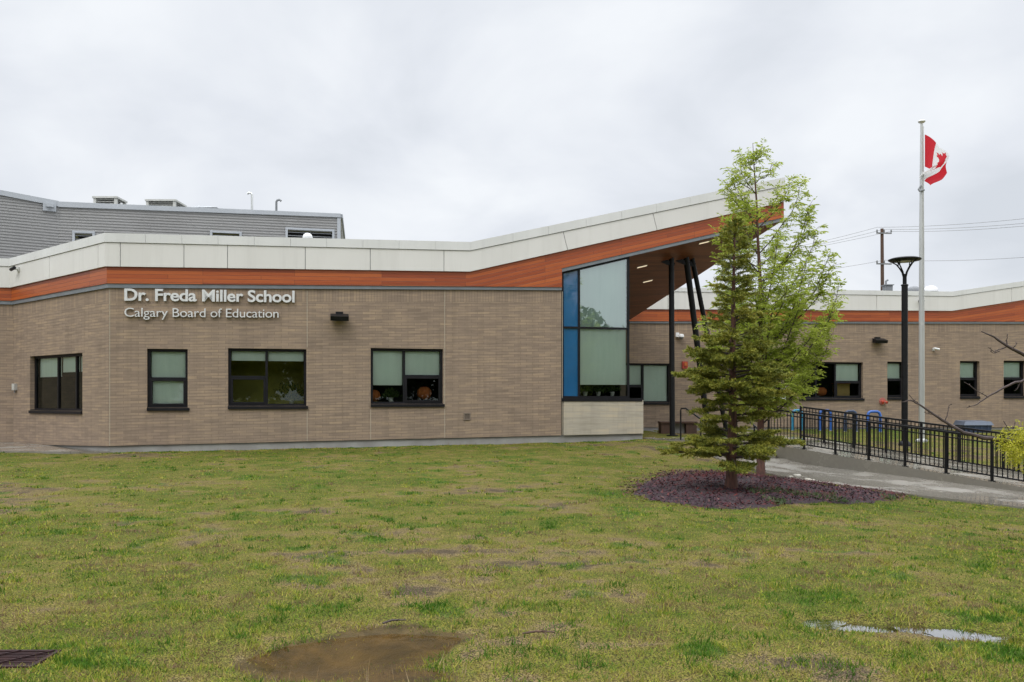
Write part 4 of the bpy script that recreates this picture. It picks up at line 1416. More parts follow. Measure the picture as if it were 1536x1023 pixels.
# ------------------------------------------------------------------ lawn and ground
def axis(lo, hi, step, far):
    a = list(np.arange(lo, hi + 1e-6, step))
    s = step; x = lo; left = []
    while x > -far:
        s *= 1.35; x -= s; left.append(x)
    s = step; x = hi; right = []
    while x < far:
        s *= 1.35; x += s; right.append(x)
    return np.array(left[::-1] + a + right)


def patch(x, y):
    """0 bare .. 1 lush, shared by the ground and the blades"""
    a = fbm(x * .28 + 5, y * .28 + 9, 4)
    b = fbm(x * 1.1 + 40, y * 1.6 + 7, 4)
    c = fbm(x * 4.2 + 3, y * 4.2 + 77, 2)
    return np.clip((a * .42 + b * .43 + c * .25 - .33) / .42, 0, 1)


def lush(x, y):
    n = fbm(x * 1.7 + 91, y * 1.9 + 23, 3)
    t = np.clip((n - .655) / .07, 0, 1)
    return t


ax_, ay_ = axis(-19, 14.5, .085, 2500), axis(3.6, 28.5, .085, 2500)
XX, YY = np.meshgrid(ax_, ay_, indexing='ij')
ZZ = tz(XX, YY)
nx_, ny_ = XX.shape
me = bpy.data.meshes.new('ground')
me.vertices.add(nx_ * ny_)
me.vertices.foreach_set('co', np.stack([XX, YY, ZZ], -1).ravel())
ii = np.arange(nx_ * ny_).reshape(nx_, ny_)
q = np.stack([ii[:-1, :-1], ii[1:, :-1], ii[1:, 1:], ii[:-1, 1:]], -1).reshape(-1, 4)
me.loops.add(q.size); me.polygons.add(len(q))
me.loops.foreach_set('vertex_index', q.ravel().astype(np.int32))
me.polygons.foreach_set('loop_start', np.arange(0, q.size, 4, dtype=np.int32))
me.polygons.foreach_set('use_smooth', np.ones(len(q), bool))
me.update(calc_edges=True)
pa = me.attributes.new('cover', 'FLOAT', 'POINT'); pa.data.foreach_set('value', patch(XX, YY).ravel().astype(np.float32))
lu = me.attributes.new('lush', 'FLOAT', 'POINT'); lu.data.foreach_set('value', lush(XX, YY).ravel().astype(np.float32))
md_ = np.zeros(XX.size)
for (cx, cy, rx, ry, dp) in DIPS_MUD:
    md_ = np.maximum(md_, np.exp(-.75 * (((XX.ravel() - cx) / (rx * 1.05)) ** 2 + ((YY.ravel() - cy) / (ry * 1.05)) ** 2)))
mu = me.attributes.new('mud', 'FLOAT', 'POINT'); mu.data.foreach_set('value', md_.astype(np.float32))
gm, nt, b, o = newmat('lawn')
v = coords(nt, 'Object')
cov = N(nt, 'ShaderNodeAttribute', attribute_name='cover').outputs['Fac']
lsh = N(nt, 'ShaderNodeAttribute', attribute_name='lush').outputs['Fac']
f1, f2, f3 = noise(nt, v, 5.5, 6, .65), noise(nt, v, 26, 5, .65), noise(nt, v, 90, 3, .6)
mud = N(nt, 'ShaderNodeAttribute', attribute_name='mud').outputs['Fac']
mud = math_(nt, 'MULTIPLY', mud, math_(nt, 'ADD', .35, math_(nt, 'ADD', math_(nt, 'MULTIPLY', f1, .75), math_(nt, 'MULTIPLY', f2, .55))))
t = math_(nt, 'ADD', math_(nt, 'SUBTRACT', math_(nt, 'MULTIPLY', cov, .68), .135), math_(nt, 'ADD', math_(nt, 'MULTIPLY', f1, .46), math_(nt, 'MULTIPLY', f2, .46)))
c = ramp(nt, [(.38, (.115, .085, .058)), (.50, (.235, .175, .085)), (.60, (.215, .183, .046)), (.74, (.150, .16, .028)), (1.0, (.080, .125, .011))], t)
c = mixc(nt, math_(nt, 'MULTIPLY', lsh, .8), c, (.060, .135, .014))
c = mixc(nt, ramp(nt, [(.42, .95), (.58, 0)], f3), c, (.026, .023, .010))  # dark flecks: shade between the grass clumps, put into the ground colour
c = mixc(nt, ramp(nt, [(.62, 0), (.74, .6)], noise(nt, v, 55, 3)), c, (.26, .20, .09))
c = mixc(nt, ramp(nt, [(.36, 0), (.46, .96)], mud), c, mixc(nt, ramp(nt, [(.35, 0), (.65, 1)], noise(nt, v, 4.5, 5, .65)), (.036, .025, .009), (.104, .069, .025)))
L(nt, c, b.inputs['Base Color'])
L(nt, ramp(nt, [(.3, .85), (.5, .35)], mud), b.inputs['Roughness'])
L(nt, ramp(nt, [(.25, .05), (.6, .10)], mud), b.inputs['Specular IOR Level'])
bump(nt, math_(nt, 'ADD', f2, math_(nt, 'MULTIPLY', f3, .5)), b, .7, .03)
me.materials.append(gm)
go = bpy.data.objects.new('ground', me); COL.objects.link(go); go['kind'] = 'structure'


# ---- water standing in the dips
def puddle(name, dips, level, m, ext=1.25):
    mb = MB()
    xs_, ys_ = [d[0] for d in dips], [d[1] for d in dips]
    big = ((min(xs_) + max(xs_)) / 2, (min(ys_) + max(ys_)) / 2, (max(xs_) - min(xs_)) / 2 + .45, (max(ys_) - min(ys_)) / 2 + .38, 0)
    for i, (cx, cy, rx, ry, dp) in enumerate([big]):
        n = 60
        pts = []
        for k in range(n):
            a = 6.28318 * k / n
            r = ext * (1 + .22 * math.sin(3 * a + i) + .12 * math.sin(5 * a + 2 * i))
            pts.append((cx + rx * r * math.cos(a), cy + ry * r * math.sin(a), level + .0006 * i))
        mb.face(pts)
    o = mb.build(name, m); o['kind'] = 'structure'
    return o


def water(name, tint, boost, rgh):
    m, nt, b, o = newmat(name)
    nt.nodes.remove(b)
    tr = N(nt, 'ShaderNodeBsdfTransparent'); tr.inputs[0].default_value = (*tint, 1)
    gl = N(nt, 'ShaderNodeBsdfGlossy', i_Roughness=rgh)
    fr = N(nt, 'ShaderNodeFresnel', i_IOR=1.33)
    bp = N(nt, 'ShaderNodeBump', i_Strength=.05, i_Distance=.01)
    L(nt, noise(nt, coords(nt, 'Object'), 14, 3), bp.inputs['Height']); L(nt, bp.outputs[0], gl.inputs['Normal'])
    f = math_(nt, 'MULTIPLY', fr.outputs[0], boost, True)
    mx = N(nt, 'ShaderNodeMixShader')
    L(nt, f, mx.inputs[0]); L(nt, tr.outputs[0], mx.inputs[1]); L(nt, gl.outputs[0], mx.inputs[2]); L(nt, mx.outputs[0], o.inputs[0])
    return m


puddle('muddy_puddle', DIPS_MUD[:5], gz(*gp(530, 968)) + .066, water('muddy_water', (.92, .84, .68), .30, .03), 1.0)
zp = [gz(d[0], d[1]) + d[4] * 1.0 for d in DIPS_SKY]
mb = MB()
for i, (cx, cy, rx, ry, dp) in enumerate(DIPS_SKY):
    n = 26
    mb.face([(cx + rx * 1.5 * (1 + .2 * math.sin(3 * a + i) + .12 * math.sin(8 * a + 2 * i)) * math.cos(a), cy + ry * 1.5 * (1 + .2 * math.sin(3 * a + i) + .12 * math.sin(8 * a + 2 * i)) * math.sin(a), zp[i]) for a in [6.28318 * k / n for k in range(n)]])
mb.build('clear_puddle', water('clear_water', (.8, .8, .78), 3.0, .04))['kind'] = 'structure'

# ------------------------------------------------------------------ mulch bed round the trees
BED = []
for (px, py) in ((935, 741), (948, 728), (975, 716), (1010, 709), (1060, 708), (1120, 709), (1165, 714), (1210, 724), (1262, 731), (1310, 735), (1362, 743),
                 (1345, 752), (1300, 757), (1240, 756), (1180, 758), (1130, 765), (1085, 767), (1040, 762), (990, 755), (955, 749)):
    Y = 15.0
    for _ in range(12):
        x = (px - CX) / F * Y
        Y = (EYE - gz(x, Y)) * F / (py - HY)
    BED.append(((px - CX) / F * Y, Y))


def inside(x, y, P):
    r = np.zeros(x.shape, bool)
    for i in range(len(P)):
        (x0, y0), (x1, y1) = P[i], P[i - 1]
        r ^= ((y0 > y) != (y1 > y)) & (x < (x1 - x0) * (y - y0) / ((y1 - y0) + 1e-12) + x0)
    return r


class Leaves:
    """many small blades gathered into one mesh"""

    def __init__(s): s.p = []; s.n = []

    def tri(s, base, d, w, ln):
        s.p.append((base, d, w, ln))


def blades_mesh(name, base, dirv, side, wid, length, m, quad=False, bend=None, parent=None):
    """arrays: base (n,3), dir (n,3), side (n,3): pointed blades (diamonds when quad)"""
    n = len(base)
    tip = base + dirv * length[:, None]
    if quad:
        mid = base + dirv * (length * .45)[:, None]
        if bend is not None: tip = tip + bend
        V = np.stack([base, mid + side * (wid / 2)[:, None], tip, mid - side * (wid / 2)[:, None]], 1)
        k = 4
    else:
        if bend is not None: tip = tip + bend
        V = np.stack([base - side * (wid / 2)[:, None], base + side * (wid / 2)[:, None], tip], 1)
        k = 3
    me = bpy.data.meshes.new(name)
    me.vertices.add(n * k); me.vertices.foreach_set('co', V.ravel())
    me.loops.add(n * k); me.polygons.add(n)
    me.loops.foreach_set('vertex_index', np.arange(n * k, dtype=np.int32))
    me.polygons.foreach_set('loop_start', np.arange(0, n * k, k, dtype=np.int32))
    me.update(calc_edges=True)
    me.materials.append(m)
    o = bpy.data.objects.new(name, me); COL.objects.link(o)
    if parent:
        o.parent = parent; o.matrix_parent_inverse = Matrix.Translation(parent.location).inverted()
    return o


def unit(v): return v / (np.linalg.norm(v, axis=-1, keepdims=True) + 1e-9)


# base sheet of the bed following the ground, then loose chips
bx, by = np.array([p[0] for p in BED]), np.array([p[1] for p in BED])
mulm = plain('mulch_base', (.034, .017, .02), (.02, .011, .013), 22, .9, bmp=.9)
mb = MB()
cx_, cy_ = bx.mean(), by.mean()
for r0, r1 in ((0, .35), (.35, .6), (.6, .8), (.8, .92), (.92, 1.0)):
    for i in range(len(BED)):
        j = (i + 1) % len(BED)
        P_ = lambda k, r: (cx_ + (bx[k] - cx_) * r, cy_ + (by[k] - cy_) * r)
        q4 = [P_(i, r0), P_(j, r0), P_(j, r1), P_(i, r1)]
        h = lambda r: .055 * (1 - r ** 3) - .05 * r ** 8
        pts = [(x, y, gz(x, y) + .02 + h(r)) for (x, y), r in zip(q4, (r0, r0, r1, r1))]
        if r0 == 0: pts = [pts[0], pts[2], pts[3]]
        mb.face(pts)
base_o = mb.build('mulch_bed', mulm)
base_o['kind'] = 'stuff'
n = 26000
x = rng.uniform(bx.min() - .3, bx.max() + .3, n); y = rng.uniform(by.min() - .3, by.max() + .3, n)
jx, jy = x + rng.normal(0, .16, n), y + rng.normal(0, .16, n)
k = inside(x, y, BED); x, y = jx[k], jy[k]
rr = np.sqrt(((x - cx_) / (np.ptp(bx) / 2)) ** 2 + ((y - cy_) / (np.ptp(by) / 2)) ** 2)
z = tz(x, y) + .018 + .055 * np.clip(1 - rr ** 3, 0, 1) + rng.uniform(0, .022, len(x))
a = rng.uniform(0, 6.283, len(x)); e = rng.normal(.1, .3, len(x))
d = np.stack([np.cos(a) * np.cos(e), np.sin(a) * np.cos(e), np.sin(e)], 1)
s = unit(np.stack([-np.sin(a), np.cos(a), rng.normal(0, .5, len(x))], 1))
chip, nt, b, o = newmat('mulch_chips')
g = N(nt, 'ShaderNodeNewGeometry')
v = coords(nt, 'Object')
c = ramp(nt, [(0, (.015, .008, .010)), (.3, (.038, .018, .026)), (.65, (.062, .030, .042)), (.86, (.10, .018, .014)), (1, (.16, .095, .085))], g.outputs['Random Per Island'])
c = mixc(nt, ramp(nt, [(.45, 0), (.62, .75)], noise(nt, v, .7, 3)), c, (.075, .014, .012))
L(nt, c, b.inputs['Base Color']); b.inputs['Roughness'].default_value = .55; b.inputs['Specular IOR Level'].default_value = .1
co = blades_mesh('mulch_chips', np.stack([x, y, z], 1), d, s, rng.uniform(.012, .03, len(x)), rng.uniform(.03, .11, len(x)), chip, quad=True, parent=base_o)
co['kind'] = 'stuff'

# ------------------------------------------------------------------ grass blades
SW_POLY = SW_IN + SW_OUT[::-1]
FRN = [FR.pt(u, 0, .03)[:2] for u in (0, uP)]
HALL = [FR.pt(0, 0, -.0)[:2], (FRN[1][0], FRN[1][1] - .02), (6.5, 45), (-45, 45), (L0[0], L0[1]), (B[0], B[1])]
RMP = [tuple(N0 + nedge), tuple(N1 + nedge), tuple(N1 + far), tuple(N0 + far)]
APR = ap


def lawn_points(n, y0, y1, half):
    """points spread over the visible trapezium, denser towards the camera"""
    u = rng.random(n)
    y = (y0 ** -.6 + u * (y1 ** -.6 - y0 ** -.6)) ** (-1 / .6)
    x = rng.uniform(-1, 1, n) * (half * y + 1.2)
    return x, y


x, y = lawn_points(560000, 3.4, 31, .64)
BED_IN = [(cx_ + (p[0] - cx_) * q_, cy_ + (p[1] - cy_) * q_) for p, q_ in zip(BED, [.90 + .08 * math.sin(i * 1.9) for i in range(len(BED))])]
ok = ~(inside(x, y, BED_IN) | inside(x, y, SW_POLY) | inside(x, y, HALL) | inside(x, y, RMP) | inside(x, y, plaza) | inside(x, y, APR))
ok &= (x < 15) & ~((y > 27.5) & (x < 9))
cv = patch(x, y); ls = lush(x, y)
ok &= rng.random(len(x)) < np.clip(-.16 + cv * 1.02 + ls * .5 + .6 * (fbm(x * 5 + 3, y * 6 + 9, 2) - .5), 0, 1)
dm = np.zeros(len(x))
for (cx, cy, rx, ry, dp) in DIPS_MUD: dm = np.maximum(dm, .84 * np.exp(-1.5 * (((x - cx) / rx) ** 2 + ((y - cy) / ry) ** 2)))
for (cx, cy, rx, ry, dp) in DIPS_SKY: dm = np.maximum(dm, .64 * np.exp(-.5 * (((x - cx) / rx) ** 2 + ((y - cy) / ry) ** 2)))
ok &= rng.random(len(x)) > dm * 1.5
x, y, cv, ls = x[ok], y[ok], cv[ok], ls[ok]
# tufted clumps
tuft = np.zeros(len(x))
mt = 3200
xt_, yt_ = lawn_points(mt, 3.6, 27, .64)
per = 34
x2 = np.repeat(xt_, per) + rng.normal(0, 1, mt * per) * np.repeat(rng.uniform(.02, .08, mt), per)
y2 = np.repeat(yt_, per) + rng.normal(0, 1, mt * per) * np.repeat(rng.uniform(.03, .08, mt), per)
tn = np.repeat(np.where(rng.random(mt) < .55, rng.normal(.34, .14, mt), rng.normal(-.16, .12, mt)), per)
k = ~(inside(x2, y2, BED) | inside(x2, y2, SW_POLY) | inside(x2, y2, HALL) | inside(x2, y2, RMP) | inside(x2, y2, plaza) | inside(x2, y2, APR))
for (cx, cy, rx, ry, dp) in DIPS_MUD + DIPS_SKY: k &= (((x2 - cx) / rx) ** 2 + ((y2 - cy) / ry) ** 2) > .9
x2, y2, tn = x2[k], y2[k], tn[k]
x = np.append(x, x2); y = np.append(y, y2); tuft = np.append(tuft, tn); cv = np.append(cv, np.full(len(x2), .75)); ls = np.append(ls, np.full(len(x2), .2))
# a brighter, longer strip of grass along the front foundation
m_ = 16000
uu = rng.uniform(-.2, uP + .3, m_); oo = np.abs(rng.normal(0, .22, m_)) + .03
xe = FR.p0.x + FR.d.x * uu + FR.n.x * oo; ye = FR.p0.y + FR.d.y * uu + FR.n.y * oo
x = np.append(x, xe); y = np.append(y, ye); cv = np.append(cv, np.full(m_, .8)); ls = np.append(ls, np.full(m_, .75)); tuft = np.append(tuft, np.zeros(m_))
n = len(x)
z = tz(x, y) - .004
a = rng.uniform(0, 6.283, n)
tilt = np.abs(rng.normal(.75, .38, n))
d = np.stack([np.cos(a) * np.sin(tilt), np.sin(a) * np.sin(tilt), np.cos(tilt)], 1)
a2 = rng.uniform(0, 6.283, n)
s = np.stack([np.cos(a2), np.sin(a2), np.zeros(n)], 1)
dist = np.sqrt(x ** 2 + y ** 2)
ln = rng.uniform(.010, .034, n) * (1 + .5 * ls) * (.75 + .4 * cv)
ln = np.where(np.abs(tuft) > 0, ln * np.where(tuft > 0, 1.9, 1.2), ln)
tall = rng.random(n) < .004
ln[tall] *= 2.6; d[tall] = unit(d[tall] * [.35, .35, 1] + [0, 0, .2])
wd_ = (.0030 + .0009 * dist) * rng.uniform(.6, 1.3, n)
wd_[tall] *= .6
me_o = blades_mesh('grass', np.stack([x, y, z], 1), d, s, wd_, ln, None) if False else None
gmat, nt, b, o = newmat('grass_blades')
at1 = N(nt, 'ShaderNodeAttribute', attribute_name='tone').outputs['Fac']
c = ramp(nt, [(0, (.17, .115, .065)), (.15, (.32, .24, .10)), (.32, (.35, .305, .062)), (.58, (.262, .292, .036)), (.8, (.140, .21, .021)), (1, (.045, .12, .009))], at1)
L(nt, c, b.inputs['Base Color']); b.inputs['Roughness'].default_value = .6; b.inputs['Specular IOR Level'].default_value = .1
tl = N(nt, 'ShaderNodeBsdfTranslucent'); L(nt, c, tl.inputs[0]); mx = N(nt, 'ShaderNodeMixShader', i_0=.25)
L(nt, b.outputs[0], mx.inputs[1]); L(nt, tl.outputs[0], mx.inputs[2]); L(nt, mx.outputs[0], o.inputs[0])
go_ = blades_mesh('grass', np.stack([x, y, z], 1), d, s, wd_, ln, gmat)
tone = np.clip(.34 * cv + .34 * ls + tuft + 2.0 * (fbm(x * 2.2, y * 2.8, 3) - .5) + 1.3 * (fbm(x * 8, y * 10, 2) - .5) + rng.normal(.11, .19, n), 0, 1)
tone[tall] = .05
ta = go_.data.attributes.new('tone', 'FLOAT', 'POINT'); ta.data.foreach_set('value', np.repeat(tone, 3).astype(np.float32))
go_['kind'] = 'stuff'

# weeds: little clumps creeping over the mulch edge
x, y = rng.uniform(4.2, 7.6, 9000), rng.uniform(13.4, 16.2, 9000)
k = inside(x, y, BED) & (fbm(x * 1.4 + 8, y * 1.4, 3) > .56)
x, y = x[k], y[k]; n = len(x)
a = rng.uniform(0, 6.283, n); t_ = np.abs(rng.normal(.6, .4, n))
d = np.stack([np.cos(a) * np.sin(t_), np.sin(a) * np.sin(t_), np.cos(t_)], 1)
wo = blades_mesh('weeds', np.stack([x, y, tz(x, y) + .03], 1), d, np.stack([-np.sin(a), np.cos(a), 0 * a], 1), rng.uniform(.012, .03, n), rng.uniform(.04, .11, n),
                 leaf_mat('weed_leaf', [(.05, .08, .035), (.085, .12, .05), (.12, .16, .06)]), quad=True)
wo['kind'] = 'stuff'


# ------------------------------------------------------------------ trees
def tree_root(name, px, py, label, cat, group=None):
    Y = 16.0
    for _ in range(14):
        x = (px - CX) / F * Y
        Y = (EYE - gz(x, Y)) * F / (py - HY)
    x = (px - CX) / F * Y
    return empty(name, (x, Y, gz(x, Y)), label, cat, group), Vector((x, Y, gz(x, Y)))


def interp(tab, v):
    return float(np.interp(v, [t[0] for t in tab], [t[1] for t in tab]))


# ---- spruce
sroot, sb_ = tree_root('spruce_tree', 1097, 738, 'young spruce with layered olive green boughs standing in the mulch bed', 'tree')
S_ = sb_.y / F
zpx = lambda py: EYE + (HY - py) * S_
prof = [(330, 4), (345, 12), (375, 22), (400, 25), (440, 28), (480, 36), (510, 50), (535, 66), (560, 80), (585, 90), (605, 84), (625, 62), (645, 74), (665, 96), (690, 104), (700, 92)]
top = Vector((sb_.x + (1102 - 1097) * S_, sb_.y, zpx(330)))
mb = MB()
tp = [sb_ + Vector((0, 0, -.1))] + [sb_.lerp(top, t) + Vector((random.gauss(0, .006), random.gauss(0, .006), 0)) for t in (.02, .06, .12, .2, .3, .4, .5, .6, .7, .8, .9, 1)]
Ht = top.z - sb_.z
mb.tube(tp, [.135, .125, .105, .095, .088, .075, .066, .057, .048, .038, .028, .018, .006], 12)
mb.build('trunk', M['bark'], sroot, True)
bb = MB(); nb, nd, nl, nw = [], [], [], []


def needles(p, q, dens, ln, spread):
    p, q = np.array(p), np.array(q)
    L_ = np.linalg.norm(q - p)
    n = max(3, int(L_ * dens))
    t = rng.random(n)
    ax = (q - p) / (L_ + 1e-9)
    rd = unit(rng.normal(size=(n, 3)) * [1, 1, .95] + [0, 0, .45])
    dr_ = unit(ax * (1.0) + rd * spread)
    nb.append(p + np.outer(t, q - p)); nd.append(dr_); nl.append(rng.uniform(.7, 1.4, n) * ln * 1.25); nw.append(rng.uniform(.008, .014, n))


py = 337.0
az = 0
while py < 697:
    bare = 488 < py < 512
    nbr = 5 if py < 480 else 6
    if bare or 606 < py < 618 or 642 < py < 656: nbr = 2
    R_ = interp(prof, py) * S_
    base_t = (zpx(py) - sb_.z) / Ht
    for k in range(nbr):
        az += 2.399 + random.uniform(-.35, .35)
        ln = R_ * random.choice((1.0, .9, .75, 1.06, .6)) * (1.0 if not bare else .8)
        el = .55 * (1 - (py - 330) / 380) + random.uniform(-.17, .17) + .04      # rising near the top, level below
        c0 = sb_.lerp(top, min(.985, max(.085, base_t + random.uniform(-.017, .017))))
        dh = Vector((math.cos(az), math.sin(az), 0))
        pts = []
        for j in range(6):
            t = j / 5
            pts.append(c0 + dh * (ln * t) + Vector((0, 0, ln * (math.tan(el) * t - .26 * t * t + .14 * t ** 3))))
        bb.tube(pts, [.016 * (.4 + R_), .013 * (.4 + R_), .010 * (.4 + R_), .008 * (.4 + R_), .005 * (.4 + R_), .002], 5, False)
        side = Vector((-dh.y, dh.x, 0))
        # flat sprays of side shoots, alternate, shorter towards the tip
        m = max(3, int(ln / .085))
        for j in range(m):
            t = .22 + .78 * (j + random.random()) / m
            f = t * 5; i0 = min(int(f), 4)
            p0 = pts[i0].lerp(pts[i0 + 1], f - i0)
            for sg in (-1, 1):
                if random.random() < .2: continue
                sl = (.10 + .42 * ln * (1 - t) ** .8) * random.uniform(.65, 1.15)
                sdv = (dh * random.uniform(.65, 1.0) + side * sg * random.uniform(.6, 1.0)).normalized()
                q0 = p0 + sdv * sl + Vector((0, 0, random.uniform(-.22, .26) * sl))
                needles(p0, q0, 430, .038, .95)
                if sl > .2:
                    for w_ in (.4, .7):
                        r0 = p0.lerp(q0, w_)
                        dv_ = (sdv + side * random.choice((-.8, .8)) + dh * .2).normalized()
                        needles(r0, r0 + dv_ * sl * .42 + Vector((0, 0, random.uniform(-.05, .05))), 430, .036, .95)
        needles(pts[2], pts[5], 300, .04, .7)
    py += 11.5 if py < 480 else (13 if py < 620 else 13.5)
needles(top - Vector((0, 0, .35)), top + Vector((0, 0, .06)), 500, .05, .8)
bb.build('bough', M['twig'], sroot)['kind'] = 'stuff'
base, dirv = np.concatenate(nb), np.concatenate(nd)
print('spruce needles', len(base))
sm_, nt, b, o = newmat('spruce_needles')
g = N(nt, 'ShaderNodeNewGeometry')
v = coords(nt, 'Object')
t = math_(nt, 'ADD', math_(nt, 'MULTIPLY', g.outputs['Random Per Island'], .45), math_(nt, 'MULTIPLY', noise(nt, v, 2.6, 3), .75))
c = ramp(nt, [(.15, (.040, .072, .020)), (.42, (.130, .165, .032)), (.7, (.29, .285, .045)), (1, (.42, .36, .075))], t)
L(nt, c, b.inputs['Base Color']); b.inputs['Roughness'].default_value = .5; b.inputs['Specular IOR Level'].default_value = .15
fo = blades_mesh('foliage', base, dirv, unit(np.cross(dirv, rng.normal(size=base.shape))), np.concatenate(nw), np.concatenate(nl), sm_, quad=True, parent=sroot)
fo['kind'] = 'stuff'

# ---- feathery deciduous tree behind it
droot, db_ = tree_root('deciduous_tree', 1141, 717, 'slender leafy tree with feathery bright green leaves, taller one behind the spruce', 'tree')
S_ = db_.y / F
zpx = lambda py: EYE + (HY - py) * S_
LX = [(205, 1124), (225, 1112), (260, 1098), (300, 1086), (340, 1082), (400, 1084), (440, 1074), (480, 1056), (540, 1060), (600, 1092), (640, 1125)]
RX = [(205, 1136), (225, 1154), (250, 1174), (275, 1198), (300, 1207), (340, 1222), (370, 1232), (400, 1244), (440, 1252), (480, 1244), (520, 1236), (560, 1220), (600, 1196), (640, 1160)]
ctr = [(205, 1128), (300, 1134), (440, 1141), (560, 1142), (720, 1141)]
cxp = lambda py: db_.x + (interp(ctr, py) - 1141) * S_
path = [Vector((cxp(py), db_.y + random.gauss(0, .02), zpx(py))) for py in (725, 700, 660, 600, 540, 480, 420, 360, 300, 250, 215)]
mb = MB(); mb.tube(path, [.115, .10, .082, .07, .06, .05, .042, .032, .022, .013, .005], 10); mb.build('trunk', M['bark'], droot, True)
bb = MB(); nb, nd, nl, nw, nsd = [], [], [], [], []


def compound(p, d, n, ll):
    """a drooping feather of leaflets along a stalk"""
    d = np.array(d); p = np.array(p)
    sd_ = np.cross(d, [0, 0, 1.0]) + rng.normal(0, .15, 3); sd_ /= np.linalg.norm(sd_) + 1e-9
    stalk = ll * 2.1
    for i in range(n):
        t = (i // 2 + 1) / ((n + 1) // 2)
        q = p + d * stalk * t + np.array([0, 0, -.12 * stalk * t * t])
        s_ = 1 if i % 2 else -1
        lv = d * .55 + sd_ * s_ * .9 + np.array([0, 0, -.28]) + rng.normal(0, .12, 3)
        if i == n - 1: lv = d + np.array([0, 0, -.4])
        lv /= np.linalg.norm(lv)
        nb.append(q); nd.append(lv); nl.append(ll * rng.uniform(.8, 1.25)); nw.append(ll * .36)


limbs = []
az = .4
for i in range(100):
    tipy = 215 + (618 - 215) * ((i + random.random()) / 74) ** .92 if i < 74 else random.uniform(425, 612)
    az += 2.399 + random.uniform(-.3, .3)
    if i % 3 == 0: az = random.choice((0.0, 3.14)) + random.uniform(-.7, .7)
    ca = .5 + .5 * math.cos(az)
    cx0 = interp(ctr, tipy)
    Rr = ((interp(RX, tipy) - cx0) * ca + (cx0 - interp(LX, tipy)) * (1 - ca)) * S_ * random.choice((1.0, .95, .8, .62, 1.04, .45))
    rise = Rr * random.uniform(.9, 1.6) if tipy < 520 else Rr * random.uniform(.1, .7)
    zb_ = zpx(tipy) - rise
    zb_ = min(max(zb_, zpx(640)), top.z + 2.2)
    # attach on the trunk at that height
    pyb = HY - (zb_ - EYE) / S_
    c0 = Vector((cxp(pyb), db_.y, zb_))
    dh = Vector((math.cos(az), math.sin(az), 0))
    tip = Vector((cxp(tipy), db_.y, zpx(tipy))) + dh * Rr
    pts = []
    for j in range(6):
        t = j / 5
        p = c0.lerp(tip, t) + dh * (Rr * .18 * math.sin(t * 3.14)) + Vector((random.gauss(0, .02), random.gauss(0, .02), random.gauss(0, .02))) * (t > 0)
        pts.append(p)
    r0 = .008 + .009 * Rr
    bb.tube(pts, [r0, r0 * .8, r0 * .65, r0 * .5, r0 * .35, .003], 5, False)
    L_ = (tip - c0).length
    m = max(5, int(L_ / .062))
    for j in range(m):
        t = .10 + .90 * (j + random.random()) / m
        f = t * 5; i0 = min(int(f), 4)
        p0 = pts[i0].lerp(pts[i0 + 1], f - i0)
        dd = (tip - c0).normalized()
        tw = (dd * .6 + Vector((random.gauss(0, .7), random.gauss(0, .7), random.gauss(.15, .45)))).normalized()
        tl_ = random.uniform(.10, .34) * (1.15 - .5 * t)
        p1 = p0 + tw * tl_
        bb.tube([p0, p0.lerp(p1, .5) + Vector((0, 0, .01)), p1], [.005, .004, .002], 4, False)
        for q in range(random.choice((2, 3, 4))):
            a = random.uniform(.35, 1.0)
            dv_ = (tw * .5 + Vector((random.gauss(0, .7), random.gauss(0, .7), random.gauss(-.05, .35)))).normalized()
            compound(p0.lerp(p1, a), dv_, random.choice((7, 7, 9, 9)), random.uniform(.06, .095))
for q in range(40):
    t = random.random()
    p = path[-2].lerp(path[-1], t) if q % 2 else path[-3].lerp(path[-2], t)
    compound(p, Vector((random.gauss(0, 1), random.gauss(0, 1), random.gauss(.4, .4))).normalized(), 7, .07)
bb.build('limb', M['twig'], droot)['kind'] = 'stuff'
base, dirv = np.array(nb), np.array(nd)
print('leaflets', len(base))
lm_ = leaf_mat('feather_leaf', [(.20, .27, .032), (.36, .43, .060), (.54, .58, .14)], .58)
fo = blades_mesh('foliage', base, dirv, unit(np.cross(dirv, rng.normal(size=base.shape))), np.array(nw), np.array(nl), lm_, quad=True, parent=droot)
fo['kind'] = 'stuff'

# ---- bare-limbed tree just beyond the right edge whose lower limbs reach into the picture
Yn = 9.5
nx0 = (1690 - CX) / F * Yn
nroot = empty('budding_tree', (nx0, Yn, gz(nx0, Yn)), 'nearly bare dark limbs with one clump of yellow green leaves at the right edge', 'tree')
bz = gz(nx0, Yn)
mb = MB(); mb.tube([(nx0, Yn, bz - .1), (nx0 + .02, Yn, bz + .6), (nx0 - .02, Yn, bz + 1.5), (nx0 + .03, Yn, bz + 2.6), (nx0, Yn + .05, bz + 3.6)], [.12, .10, .085, .06, .02], 12)
mb.build('trunk', M['bark'], nroot, True)
P9 = lambda px, py, dy=0: at(px, py, Yn + dy)
def limb(pts, r0, r1):
    mb = MB(); k = len(pts)
    q = []
    for i in range(k - 1):
        for j in range(3):
            t = j / 3
            q.append(Vector(pts[i]).lerp(Vector(pts[i + 1]), t) + Vector((random.gauss(0, .003), random.gauss(0, .003), random.gauss(0, .003))))
    q.append(Vector(pts[-1]))
    r0, r1 = r0 * .72, r1 * .8
    mb.tube(q, [r0 + (r1 - r0) * i / (len(q) - 1) for i in range(len(q))], 7)
    # buds
    for p in q[2::3]:
        v_ = Vector((random.uniform(-1, 1), random.uniform(-1, 1), .8)).normalized()
        mb.tube([p, p + v_ * (.016 + r1)], [.006, .003], 5)
    return mb.build('limb', M['twig'], nroot, True)


